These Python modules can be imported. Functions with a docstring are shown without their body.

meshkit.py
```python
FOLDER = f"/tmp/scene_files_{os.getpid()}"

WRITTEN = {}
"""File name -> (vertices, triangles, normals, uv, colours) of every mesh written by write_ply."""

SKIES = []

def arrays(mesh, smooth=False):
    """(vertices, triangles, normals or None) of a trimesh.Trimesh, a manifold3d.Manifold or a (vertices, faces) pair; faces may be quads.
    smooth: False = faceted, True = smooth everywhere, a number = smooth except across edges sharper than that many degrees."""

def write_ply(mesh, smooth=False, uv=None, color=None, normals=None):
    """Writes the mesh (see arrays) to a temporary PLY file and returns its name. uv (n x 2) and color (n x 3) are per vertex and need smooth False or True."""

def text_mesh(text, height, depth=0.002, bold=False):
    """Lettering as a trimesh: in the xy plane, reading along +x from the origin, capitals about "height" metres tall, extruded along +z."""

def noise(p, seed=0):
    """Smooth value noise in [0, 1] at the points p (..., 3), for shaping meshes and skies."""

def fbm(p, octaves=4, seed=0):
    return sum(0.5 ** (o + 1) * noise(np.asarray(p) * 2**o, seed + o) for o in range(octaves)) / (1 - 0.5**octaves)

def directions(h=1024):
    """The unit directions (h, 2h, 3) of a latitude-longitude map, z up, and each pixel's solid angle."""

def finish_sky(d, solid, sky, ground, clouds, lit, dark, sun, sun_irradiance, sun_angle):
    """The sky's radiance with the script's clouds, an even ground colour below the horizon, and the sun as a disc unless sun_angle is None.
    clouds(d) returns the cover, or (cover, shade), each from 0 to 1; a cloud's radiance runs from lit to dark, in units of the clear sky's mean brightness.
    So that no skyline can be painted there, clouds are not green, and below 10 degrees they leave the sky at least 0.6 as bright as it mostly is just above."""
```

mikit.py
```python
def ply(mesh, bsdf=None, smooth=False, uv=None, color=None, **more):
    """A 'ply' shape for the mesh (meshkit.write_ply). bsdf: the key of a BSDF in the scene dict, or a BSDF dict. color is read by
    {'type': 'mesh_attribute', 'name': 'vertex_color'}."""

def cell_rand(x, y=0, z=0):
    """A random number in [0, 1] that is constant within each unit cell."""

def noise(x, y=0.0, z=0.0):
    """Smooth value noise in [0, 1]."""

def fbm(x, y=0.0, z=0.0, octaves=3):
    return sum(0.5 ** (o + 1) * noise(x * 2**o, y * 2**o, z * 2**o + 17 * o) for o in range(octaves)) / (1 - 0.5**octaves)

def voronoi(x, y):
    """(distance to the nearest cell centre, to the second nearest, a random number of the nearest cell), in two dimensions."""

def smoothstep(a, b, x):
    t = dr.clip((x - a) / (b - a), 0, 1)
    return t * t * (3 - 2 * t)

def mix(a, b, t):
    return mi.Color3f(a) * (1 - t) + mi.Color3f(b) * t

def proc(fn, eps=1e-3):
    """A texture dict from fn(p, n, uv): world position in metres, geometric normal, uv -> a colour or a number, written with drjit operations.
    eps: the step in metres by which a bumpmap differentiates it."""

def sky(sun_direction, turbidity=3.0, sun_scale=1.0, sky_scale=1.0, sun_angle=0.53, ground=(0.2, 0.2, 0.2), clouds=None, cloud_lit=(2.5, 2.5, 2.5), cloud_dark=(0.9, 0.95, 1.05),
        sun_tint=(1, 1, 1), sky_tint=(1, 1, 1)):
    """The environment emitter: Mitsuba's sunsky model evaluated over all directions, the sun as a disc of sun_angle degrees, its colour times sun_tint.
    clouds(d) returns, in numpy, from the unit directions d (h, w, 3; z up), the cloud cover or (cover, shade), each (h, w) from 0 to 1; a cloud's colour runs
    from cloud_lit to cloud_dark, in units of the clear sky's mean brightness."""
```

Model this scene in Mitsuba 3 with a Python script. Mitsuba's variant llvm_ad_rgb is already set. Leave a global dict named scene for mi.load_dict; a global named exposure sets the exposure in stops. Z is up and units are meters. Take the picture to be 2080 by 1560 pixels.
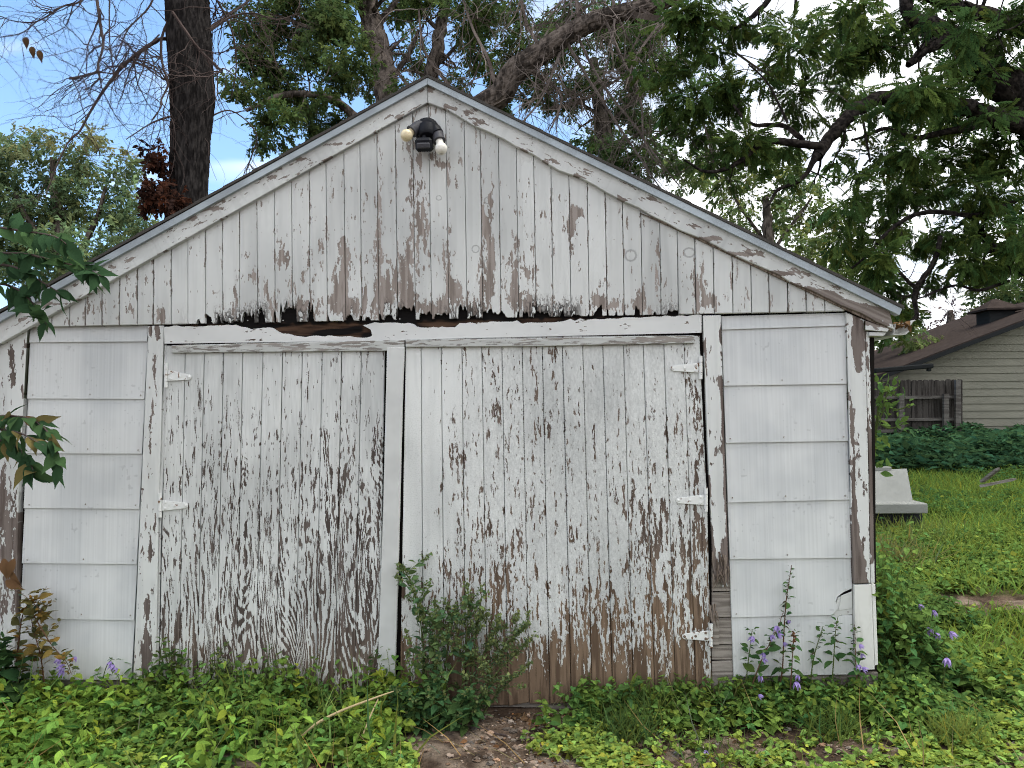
import math
import numpy as np, trimesh, drjit as dr, mitsuba as mi, mikit, meshkit
from shapely.geometry import Polygon
from mikit import noise, fbm, voronoi, cell_rand, smoothstep, mix, proc

# ------------------------------------------------------------------ camera, sky, exposure
T4 = mi.ScalarTransform4f
CAM = np.array([0.0, -4.4, 1.66])
YAW, PITCH, ROLL = math.radians(2.6), math.radians(2.2), math.radians(0.8)
FOC = 1560.0                                   # focal length in pixels of the 2080 x 1560 photograph
FWD = np.array([-math.sin(YAW) * math.cos(PITCH), math.cos(YAW) * math.cos(PITCH), math.sin(PITCH)])
_R0 = np.array([math.cos(YAW), math.sin(YAW), 0.0])
_U0 = np.cross(_R0, FWD)
RIGHT = _R0 * math.cos(ROLL) - _U0 * math.sin(ROLL)
UP = _U0 * math.cos(ROLL) + _R0 * math.sin(ROLL)

scene, labels = {}, {}
scene['camera'] = {'type': 'perspective', 'fov': 2 * math.degrees(math.atan(1040 / FOC)), 'fov_axis': 'x', 'near_clip': 0.05, 'far_clip': 2000.0,
                   'to_world': T4().look_at(origin=CAM.tolist(), target=(CAM + FWD).tolist(), up=UP.tolist())}


def clouds(d):
    x, y, z = d[..., 0], d[..., 1], np.maximum(d[..., 2], 0.02)
    q = np.stack([x / (z + 0.25), y / (z + 0.25), 0 * x + 3.7], -1)
    f = meshkit.fbm(q * 1.5, 5, seed=4)
    s = 1 / (1 + np.exp(-6 * (x * 0.95 + y * 0.1 - 0.24)))       # the cloud bank lies to the right (east)
    cover = np.clip((f - 0.60 + 0.46 * np.maximum(s, np.clip(0.2 - y, 0, 1))) / 0.22, 0, 1)
    wisps = np.clip((meshkit.fbm(q * np.array([3.2, 8.0, 1.0]), 4, seed=9) - 0.60) / 0.25, 0, 1) * 0.6
    return np.clip(np.maximum(cover, wisps), 0, 1), np.clip((meshkit.fbm(q * 2.3 + 9, 4, seed=2) - 0.45) * 1.6, 0, 1) * 0.7


scene['sky'] = mikit.sky((0.35, 0.12, 0.93), turbidity=3, sun_scale=0.42, sun_angle=50, sun_tint=(0.88, 1.0, 1.10), clouds=clouds, cloud_lit=(2.1, 2.15, 2.22), cloud_dark=(1.25, 1.32, 1.42), ground=(0.12, 0.13, 0.09))
exposure = 3.08


# ------------------------------------------------------------------ helpers
def P(px, py, Y):
    """The point at depth Y (metres behind the garage front) that the photograph shows at a pixel."""
    d = FWD + (px - 1040) / FOC * RIGHT - (py - 780) / FOC * UP
    return CAM + d * ((Y - CAM[1]) / d[1])


def pxm(Y):
    return FOC / (Y - CAM[1])                  # photograph pixels per metre at depth Y


def numbered(name):
    if name not in scene and name not in labels and not any(k.startswith(name + '__') for k in scene):
        return name
    i = 1
    while True:
        k = f'{name}_{i:03d}'
        if k not in scene and k not in labels and not any(q.startswith(k + '__') for q in scene):
            return k
        i += 1


def thing(name, label, cat, group=None):
    k = numbered(name)
    labels[k] = {'label': label, 'category': cat}
    if group: labels[k]['group'] = group
    return k


def obj(name, mesh, m, parent=None, smooth=False, label=None, cat=None, group=None, kind=None, **kw):
    key = f'{parent}__{name}' if parent else name
    i = 0
    base = key
    while key in scene:
        i += 1
        key = f'{base}_{i:03d}'
    scene[key] = mikit.ply(mesh, m, smooth=smooth, **kw)
    lab = {}
    if label: lab['label'] = label
    if cat: lab['category'] = cat
    if group: lab['group'] = group
    if kind: lab['kind'] = kind
    if lab: labels[key] = lab
    return key


def rgb(*c):
    return {'type': 'rgb', 'value': list(c)}


def two(b):
    return {'type': 'twosided', 'bsdf': b}


def prin(col, rough=0.6, spec=0.3, metallic=0.0, bump=None, scale=1.0, eps=1e-3):
    b = {'type': 'principled', 'base_color': rgb(*col) if isinstance(col, tuple) else col, 'roughness': rough, 'specular': spec, 'metallic': metallic}
    if bump is not None:
        b = {'type': 'bumpmap', 'arbitrary': proc(bump, eps), 'scale': scale, 'bsdf': b}
    return two(b)


def cat_mesh(parts):
    V, F, n = [], [], 0
    for v, f in parts:
        V.append(v); F.append(np.asarray(f) + n); n += len(v)
    return np.vstack(V), np.vstack(F)


def quads(f):
    f = np.asarray(f)
    return np.vstack([f[:, [0, 1, 2]], f[:, [0, 2, 3]]])


def box(x0, x1, y0, y1, z0, z1):
    m = trimesh.creation.box(bounds=[[x0, y0, z0], [x1, y1, z1]])
    return np.array(m.vertices), np.array(m.faces)


def rbox(x0, x1, y0, y1, z0, z1, b=0.004):
    """A box with chamfered edges (hull of three crossed boxes)."""
    import itertools
    pts = []
    for sx, sy, sz in itertools.product((0, 1), repeat=3):
        c = np.array([(x0, x1)[sx], (y0, y1)[sy], (z0, z1)[sz]])
        s = np.array([1 - 2 * sx, 1 - 2 * sy, 1 - 2 * sz]) * b
        for k in range(3):
            q = s.copy(); q[k] = 0
            pts.append(c + q)
    h = trimesh.convex.convex_hull(np.array(pts))
    return np.array(h.vertices), np.array(h.faces)


def slab(poly, yf, yb, bevel=0.0, uid=0, yoff=None):
    """A board on the garage front: its outline in wall coordinates (x, z), from depth yf (front) to yb; chamfered front edges; u runs across each board, v along it.
    yoff(x, z) tilts the front face."""
    p = Polygon(poly)
    if p.exterior.is_ccw is False:
        p = Polygon(list(p.exterior.coords)[::-1])
    parts, uvs = [], []
    out = np.array(p.exterior.coords)[:-1]
    inner = out
    if bevel > 0:
        e = np.roll(out, -1, 0) - out
        e /= np.linalg.norm(e, axis=1, keepdims=True) + 1e-12
        nrm = np.stack([-e[:, 1], e[:, 0]], 1)
        a, b = np.roll(nrm, 1, 0), nrm
        m = (a + b) / np.maximum(1 + (a * b).sum(1, keepdims=True), 0.3)
        inner = out + m * bevel
    tv, tf = trimesh.creation.triangulate_polygon(Polygon(inner), engine='earcut')
    off = (lambda q: np.array([yoff(*r) for r in q])) if yoff else (lambda q: np.zeros(len(q)))
    front = np.column_stack([tv[:, 0], yf + off(tv), tv[:, 1]])
    n = np.cross(front[tf[0, 1]] - front[tf[0, 0]], front[tf[0, 2]] - front[tf[0, 0]])
    if n[1] > 0: tf = tf[:, ::-1]
    parts.append((front, tf))
    N = len(out)
    i = np.arange(N); j = (i + 1) % N
    def ring(qa, ya, qb, yb_):
        va = np.column_stack([qa[:, 0], ya + off(qa), qa[:, 1]]); vb = np.column_stack([qb[:, 0], np.broadcast_to(yb_, (N,)), qb[:, 1]])
        parts.append((np.vstack([va, vb]), quads(np.stack([i, i + N, j + N, j], 1))))
    if bevel > 0:
        ring(inner, yf, out, yf + bevel + off(out))
        va = np.column_stack([out[:, 0], yf + bevel + off(out), out[:, 1]]); vb = np.column_stack([out[:, 0], np.full(N, yb), out[:, 1]])
        parts.append((np.vstack([va, vb]), quads(np.stack([i, i + N, j + N, j], 1))))
    else:
        ring(inner, yf, out, yb)
    V, F = cat_mesh(parts)
    x0, x1 = out[:, 0].min(), out[:, 0].max()
    zz = np.clip((V[:, 2] - out[:, 1].min()) / (np.ptp(out[:, 1]) + 1e-9), 0, 1)
    uv = np.column_stack([uid + 0.02 + 0.96 * (V[:, 0] - x0) / (x1 - x0 + 1e-9), V[:, 2]])
    return (V, F), uv


def W(pts, Y=0.0):
    """Photograph pixels on the garage front -> wall coordinates (x, z)."""
    return [tuple(P(a, b, Y)[[0, 2]]) for a, b in pts]


def tube(pts, rad, sides=6, cap=True):
    p = np.asarray(pts, float); r = np.broadcast_to(np.asarray(rad, float), (len(p),))
    t = np.gradient(p, axis=0); t /= np.linalg.norm(t, axis=1, keepdims=True) + 1e-12
    a = np.cross(t, [0.31, 0.17, 0.93]); bad = np.linalg.norm(a, axis=1) < 0.15
    a[bad] = np.cross(t[bad], [0.93, 0.1, 0.2]); a /= np.linalg.norm(a, axis=1, keepdims=True)
    for k in range(1, len(p)):                # parallel transport keeps the tube from twisting
        q = a[k - 1] - t[k] * (a[k - 1] @ t[k]); a[k] = q / (np.linalg.norm(q) + 1e-12)
    b = np.cross(t, a)
    ang = np.arange(sides) * 2 * np.pi / sides
    v = p[:, None] + r[:, None, None] * (np.cos(ang)[None, :, None] * a[:, None] + np.sin(ang)[None, :, None] * b[:, None])
    i, j = np.meshgrid(np.arange(len(p) - 1), np.arange(sides), indexing='ij')
    q = np.stack([i * sides + j, i * sides + (j + 1) % sides, (i + 1) * sides + (j + 1) % sides, (i + 1) * sides + j], -1).reshape(-1, 4)
    V, F = v.reshape(-1, 3), quads(q)
    if cap:
        n = len(V); V = np.vstack([V, p[:1], p[-1:]])
        k = np.arange(sides); e = (len(p) - 1) * sides
        F = np.vstack([F, np.stack([np.full(sides, n), (k + 1) % sides, k], 1), np.stack([np.full(sides, n + 1), e + k, e + (k + 1) % sides], 1)])
    return V, F


def smooth_path(pts, n=6):
    p = np.asarray(pts, float)
    if len(p) < 3: return p
    out = []
    q = np.vstack([2 * p[0] - p[1], p, 2 * p[-1] - p[-2]])
    for k in range(1, len(q) - 2):
        for t in np.linspace(0, 1, n, endpoint=False):
            a, b, c, d = q[k - 1], q[k], q[k + 1], q[k + 2]
            out.append(0.5 * (2 * b + (c - a) * t + (2 * a - 5 * b + 4 * c - d) * t * t + (3 * b - a - 3 * c + d) * t ** 3))
    out.append(p[-1])
    return np.array(out)


def unit(v):
    return v / (np.linalg.norm(v, axis=-1, keepdims=True) + 1e-12)


def gz(x, y):
    """Height of the ground: level in front of the garage, rising gently towards the far garage."""
    x, y = np.asarray(x, float), np.asarray(y, float)
    t = np.clip((y - 0.8) / 15.0, 0, 1)
    z = 0.82 * t * t * (3 - 2 * t) * 0.35 + 0.82 * t * 0.65
    q = np.stack([x, y, 0 * x], -1)
    near = np.exp(-(np.maximum(np.abs(y) - 1.5, 0) / 4) ** 2)
    return z + (meshkit.fbm(q * 1.3, 3, seed=5) - 0.5) * 0.06 * np.clip(np.abs(y + 0.05) / 0.8, 0.25, 1) + (meshkit.fbm(q * 9, 4, seed=6) - 0.5) * 0.05 * near


# ------------------------------------------------------------------ leaf templates and instancing
def leaf(widths, fold=0.25, droop=0.25, wave=0.0):
    """A leaf of length 1 along +x, normal +z: widths = half widths at even stations along it."""
    n = len(widths)
    t = np.linspace(0, 1, n)
    zmid = -droop * t ** 2
    V, F = [], []
    for k in range(n):
        w = widths[k]
        V += [(t[k], 0, zmid[k]), (t[k] - 0.02, w, zmid[k] + fold * w + wave * (-1) ** k * w), (t[k] - 0.02, -w, zmid[k] + fold * w - wave * (-1) ** k * w)]
    for k in range(n - 1):
        a, b = 3 * k, 3 * (k + 1)
        if widths[k + 1] == 0:
            F += [(a, b, a + 1), (a, a + 2, b)]
        elif widths[k] == 0:
            F += [(a, b, b + 1), (a, b + 2, b)]
        else:
            F += [(a, b, b + 1), (a, b + 1, a + 1), (a, a + 2, b + 2), (a, b + 2, b)]
    return np.array(V, float), np.array(F)


LEAFLET = (np.array([(0, 0, 0), (0.45, 0.21, 0.05), (1, 0, -0.1), (0.45, -0.21, 0.05)], float), np.array([(0, 2, 1), (0, 3, 2)]))
OVATE_FAR = (np.array([(0, 0, 0), (0.42, 0.30, 0.07), (1, 0, -0.15), (0.42, -0.30, 0.07)], float), np.array([(0, 2, 1), (0, 3, 2)]))
HEART = leaf([0.30, 0.47, 0.45, 0.32, 0.15, 0.0], 0.22, 0.22)
HEART[0][[1, 2], 0] -= 0.14
ROUND = leaf([0.22, 0.42, 0.48, 0.42, 0.22, 0.05], 0.16, 0.1)
OVATE = leaf([0.03, 0.2, 0.28, 0.25, 0.15, 0.0], 0.3, 0.3, 0.05)
LANCE = leaf([0.02, 0.11, 0.14, 0.12, 0.07, 0.0], 0.35, 0.25, 0.08)
BLADE = leaf([0.022, 0.02, 0.014, 0.0], 0.3, 0.45)


def inst(tmpl, pos, d, nrm, scale, col=None, jit=0.0, rng=None):
    """Copies of a template baked into one (V, F, C): axis along d, face towards nrm."""
    v, f = tmpl
    d = unit(d); s = unit(np.cross(nrm, d)); n = np.cross(d, s)
    M = np.stack([d, s, n], -1) * np.asarray(scale).reshape(-1, 1, 1)
    V = np.einsum('kij,nj->kni', M, v) + pos[:, None]
    F = f[None] + (np.arange(len(pos)) * len(v))[:, None, None]
    C = None if col is None else np.repeat(col, len(v), axis=0)
    return V.reshape(-1, 3), F.reshape(-1, 3), C


def cat3(parts):
    V, F, C, n = [], [], [], 0
    for v, f, c in parts:
        if len(v) == 0: continue
        V.append(v); F.append(f + n); C.append(c); n += len(v)
    return (np.vstack(V), np.vstack(F)), np.vstack(C)


def rand_dirs(rng, n):
    return unit(rng.normal(size=(n, 3)))


def tint(rng, n, base, var=0.25, warm=0.15):
    c = np.array(base)[None] * np.exp(rng.normal(0, var, (n, 1)))
    w = rng.normal(0, warm, (n, 1))
    return np.clip(c * np.exp(w * np.array([[1.0, 0.25, -0.4]])), 0.004, 0.6)


# pinnate sprays of the walnut: rachis with drooping leaflets
def spray(rng, pairs=8, ls=0.24):
    parts = []
    rach = np.array([(t, 0.03 * math.sin(5 * t + rng.random() * 6), -0.28 * t * t) for t in np.linspace(0, 1, 8)])
    for k in range(pairs):
        t = 0.18 + 0.8 * k / pairs
        i = t * 7; a = rach[int(i)] * (1 - i % 1) + rach[min(int(i) + 1, 7)] * (i % 1)
        for s in (-1, 1):
            d = unit(np.array([0.5 + 0.3 * t, s * 0.85, -0.35 - 0.2 * rng.random()]))
            L = ls * (0.75 + 0.5 * math.sin(math.pi * (0.15 + 0.75 * t))) * (0.85 + 0.3 * rng.random())
            parts.append(inst(LEAFLET, a[None], d[None], np.array([[0.3 * rng.normal(), 0.2 * rng.normal(), 1.0]]), np.array([L]), np.zeros((1, 3)))[:2])
    parts.append(tube(rach, 0.006, 3, False))
    return cat_mesh(parts)


def twig_cluster(rng, n=9, ls=0.42, tm=OVATE_FAR):
    parts = []
    for k in range(n):
        t = 0.15 + 0.85 * k / n
        a = np.array([t, 0.05 * rng.normal(), -0.15 * t * t])
        d = unit(np.array([0.5 + 0.4 * rng.random(), rng.normal() * 0.9, -0.45 + 0.45 * rng.normal()]))
        parts.append(inst(tm, a[None], d[None], np.array([[0.5 * rng.normal(), 0.5 * rng.normal(), 1.0]]), np.array([ls * (0.7 + 0.6 * rng.random())]), np.zeros((1, 3)))[:2])
    parts.append(tube([(0, 0, 0), (0.5, 0, -0.04), (1, 0, -0.15)], 0.012, 3, False))
    return cat_mesh(parts)


def crown(rng, blobs, tmpls, size, per, base, var=0.22, warm=0.12, jy=0.9, squash=0.8, lump=0.55):
    """Foliage: blobs = (px, py, radius px, depth); sprays gather in sub-clumps inside each blob, pointing outwards and down."""
    parts = []
    for px, py, rp, Y in blobs:
        k = pxm(Y); R = rp / k
        c0 = P(px, py, Y + rng.normal() * jy)
        n = max(3, int(per * R * R * (0.8 + 0.4 * rng.random())))
        nc = max(3, int(4 + R * 6))
        cc = rand_dirs(rng, nc) * (rng.random((nc, 1)) ** 0.4) * R * 0.85
        cc[:, 2] *= squash
        cr = R * (0.25 + 0.3 * rng.random(nc)) * lump / 0.55
        shade = np.exp(rng.normal(0, 0.15, nc))
        w = rng.integers(0, nc, n)
        q = rand_dirs(rng, n) * (rng.random((n, 1)) ** 0.45)
        pos = c0 + cc[w] + q * cr[w][:, None] * np.array([1.15, 1.15, 0.75])
        d = unit(q * 0.8 + np.array([0, 0, -0.25]) + rng.normal(size=(n, 3)) * 0.55 + unit(cc[w]) * 0.4)
        nr = unit(np.array([0, 0, 1.0]) + rng.normal(size=(n, 3)) * 0.45)
        col = tint(rng, n, base, var, warm) * shade[w][:, None]
        sc = size * (0.65 + 0.6 * rng.random(n))
        ti = rng.integers(0, len(tmpls), n)
        for t in range(len(tmpls)):
            s = ti == t
            if s.any(): parts.append(inst(tmpls[t], pos[s], d[s], nr[s], sc[s], col[s]))
    return cat3(parts)


def grow(rng, p, d, L, r, lev, out, droop=0.02, wig=0.16, kids=4, nseg=7, spread=0.9, taper=0.35):
    """Bare branch with side twigs, appended to out as (points, radii)."""
    p = np.array(p, float); d = unit(np.array(d, float)); pts = [p]; ds = [d]
    for i in range(nseg):
        d = unit(d + rng.normal(size=3) * wig + np.array([0, 0, -droop]))
        p = p + d * L / nseg; pts.append(p); ds.append(d)
    out.append((np.array(pts), np.linspace(r, r * taper, nseg + 1)))
    if lev > 0:
        for k in range(kids):
            i = rng.integers(1, nseg + 1)
            dd = unit(ds[i] + rand_dirs(rng, 1)[0] * spread)
            grow(rng, pts[i], dd, L * (0.4 + 0.35 * rng.random()), r * (1 - (1 - taper) * i / nseg) * 0.62, lev - 1, out, droop, wig, max(2, kids - 1), max(4, nseg - 1), spread, taper)


def limb(pts, Y0, Y1, rng=None, n=5):
    """A limb traced as (px, py, width px), from depth Y0 to Y1: a smooth path and its radii."""
    m = len(pts); ys = np.linspace(Y0, Y1, m)
    pp = np.array([P(a, b, ys[k]) for k, (a, b, w) in enumerate(pts)])
    rr = np.array([w / 2 / pxm(ys[k]) for k, (a, b, w) in enumerate(pts)])
    q = smooth_path(np.column_stack([pp, rr]), n)
    if rng is not None:
        q[1:-1, :3] += rng.normal(size=(len(q) - 2, 3)) * q[1:-1, 3:4] * 0.10
    return q[:, :3], np.maximum(q[:, 3], 0.002)


def tubes(lst, sides=4):
    return cat_mesh([tube(a, b, sides, False) for a, b in lst])


def bark_trunk(pts, rad, sides=44, step=0.03, amp=0.11, fv=2.4, fa=9, seed=1):
    """A trunk with ridged bark in the geometry."""
    p = np.asarray(pts, float); r = np.asarray(rad, float)
    s = np.concatenate([[0], np.cumsum(np.linalg.norm(np.diff(p, axis=0), axis=1))])
    m = max(4, int(s[-1] / step)); t = np.linspace(0, s[-1], m)
    p = np.stack([np.interp(t, s, p[:, k]) for k in range(3)], 1); r = np.interp(t, s, r)
    V, F = tube(p, r, sides, False)
    V = V.reshape(m, sides, 3); a = np.arange(sides) / sides * 2 * np.pi
    ca, sa = np.cos(a), np.sin(a)
    q = np.stack([np.broadcast_to(ca, (m, sides)) * fa / 3, np.broadcast_to(sa, (m, sides)) * fa / 3, np.broadcast_to(t[:, None] * fv, (m, sides))], -1)
    w = meshkit.fbm(q * 0.5, 2, seed=seed + 7)[..., None] * 1.4
    h = 1 - np.abs(2 * meshkit.fbm(q + w, 3, seed=seed) - 1) ** 0.7 * 1.6
    lump = meshkit.fbm(q * np.array([0.35, 0.35, 0.4]), 2, seed=seed + 3) - 0.5
    c = p[:, None]
    V = c + (V - c) * (1 + amp * (h - 0.5) + 0.22 * lump)[..., None]
    return V.reshape(-1, 3), F


# ------------------------------------------------------------------ materials of the garage
def to_spots(lst):
    out = []
    for px, py, rx, ry, s in lst:
        c = P(px, py, 0); k = pxm(0)
        out.append((float(c[0]), float(c[2]), k / rx, k / ry, s))
    a = np.array(out, np.float32)
    return len(out), mi.Float(a.ravel())


def spots(x, z, table):
    """A sum of soft elliptic spots."""
    n, data = table
    x, z = mi.Float(x), mi.Float(z)

    def body(i, f):
        g = [dr.gather(mi.Float, data, i * 5 + k) for k in range(5)]
        return i + 1, f + g[4] * dr.exp(-dr.square((x - g[0]) * g[2]) - dr.square((z - g[1]) * g[3]))
    return dr.while_loop((mi.UInt32(0), mi.Float(0) * x), lambda i, f: i < n, body)[1]


def wood_color(x, z, base, dark, f=70.0):
    g = fbm(x * f, z * 5.0, 3.0, 3)
    return mix(base, dark, smoothstep(0.35, 0.7, g))


def dirt_white(x, z, y=0.0):
    """White paint, slightly greyed by streaks of grime."""
    a = fbm(x * 3.1, z * 1.7, 5.0, 3)
    b = fbm(x * 45.0, z * 3.0, 9.0, 2)
    c = mix((0.73, 0.745, 0.735), (0.55, 0.565, 0.56), 0.75 * smoothstep(0.35, 0.75, a) + 0.25 * smoothstep(0.45, 0.75, b))
    return mix(c, (0.46, 0.41, 0.34), 0.55 * smoothstep(0.55, 0.0, z + 0.35 * (a - 0.5)))


GREY_WOOD, GREY_DARK = (0.21, 0.175, 0.155), (0.115, 0.093, 0.083)
BROWN_WOOD, BROWN_DARK = (0.235, 0.165, 0.115), (0.12, 0.08, 0.056)

# places where the paint of the gable boards has come off: (px, py, radius x, radius y, strength)
GABLE = to_spots([(855, 440, 14, 70, .55), (868, 500, 10, 30, .3), (990, 455, 11, 60, .5), (1000, 520, 8, 40, .4), (1162, 455, 12, 50, .5), (1172, 435, 14, 12, .4), (1150, 470, 8, 18, .3),
    (770, 520, 9, 120, .35), (785, 600, 16, 60, .55), (822, 570, 18, 80, .42), (835, 620, 14, 30, .5), (912, 540, 10, 70, .5), (925, 590, 14, 26, .45), (980, 580, 8, 60, .4), (998, 590, 9, 50, .5),
    (1046, 560, 7, 110, .36), (1078, 560, 10, 20, .4), (1095, 550, 5, 8, .4), (702, 560, 9, 110, .4), (720, 540, 14, 40, .2), (660, 490, 10, 40, .25), (690, 600, 14, 40, .4), (745, 590, 6, 70, .3),
    (575, 525, 13, 26, .45), (560, 620, 10, 40, .35), (540, 600, 16, 50, .2), (515, 565, 12, 25, .35), (590, 580, 8, 30, .25), (625, 520, 8, 40, .25), (505, 520, 9, 12, .35), (484, 610, 6, 40, .35), (270, 630, 8, 12, .4),
    (330, 640, 14, 20, .45), (340, 580, 6, 50, .2), (900, 338, 11, 8, .55), (880, 322, 7, 12, .4), (855, 328, 7, 16, .35), (773, 420, 6, 100, .22), (836, 400, 5, 140, .26), (910, 300, 4, 120, .25), (1335, 560, 7, 70, .35),
    (1120, 430, 6, 160, .18), (1425, 580, 9, 40, .3), (1440, 615, 14, 14, .4), (1415, 600, 7, 50, .3), (1510, 600, 8, 30, .3), (1560, 600, 6, 40, .35), (1485, 560, 5, 60, .25), (1300, 410, 6, 9, .3), (1105, 440, 8, 10, .35),
    (1050, 600, 22, 26, .3), (1080, 620, 20, 24, .42), (960, 620, 20, 22, .36), (900, 628, 24, 18, .3), (870, 630, 16, 22, .4), (1250, 622, 50, 16, .42), (1215, 612, 12, 10, .3), (1300, 612, 12, 24, .4), (620, 625, 30, 26, .4), (720, 625, 34, 20, .35)])
KNOTS = to_spots([(993, 410, 9, 8, 1), (967, 508, 8, 8, 1), (995, 538, 13, 11, 1), (1280, 521, 12, 12, 1), (1398, 515, 12, 10, 1), (893, 405, 6, 5, 1)])
RAKE_L = to_spots([(858, 188, 9, 9, .6), (800, 205, 14, 4, .4), (810, 246, 20, 4, .35), (690, 300, 30, 4, .5), (620, 330, 22, 4, .4), (440, 430, 30, 5, .55), (400, 450, 18, 6, .5), (560, 365, 14, 5, .35), (275, 530, 12, 7, .4), (240, 545, 8, 5, .4), (130, 620, 26, 4, .5), (60, 650, 12, 4, .4), (350, 470, 12, 4, .4)])
RAKE_R = to_spots([(878, 185, 5, 8, .5), (905, 230, 26, 8, .55), (950, 238, 18, 9, .6), (975, 255, 16, 9, .55), (1000, 285, 16, 5, .5), (1060, 315, 22, 5, .5), (1110, 335, 30, 6, .4), (1165, 365, 12, 4, .4), (1260, 410, 50, 5, .45), (1320, 410, 8, 5, .5), (1440, 490, 18, 6, .4), (1400, 490, 50, 5, .5), (1480, 520, 60, 5, .6),
    (1560, 560, 60, 7, .7), (1600, 585, 22, 12, .6), (1640, 590, 20, 8, .5), (1680, 605, 24, 12, .6), (1650, 600, 40, 6, .6), (1715, 628, 24, 14, .8), (1755, 640, 40, 16, .9), (1790, 650, 26, 16, 1.0), (1600, 530, 12, 4, .5), (1540, 520, 9, 6, .3)])
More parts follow.
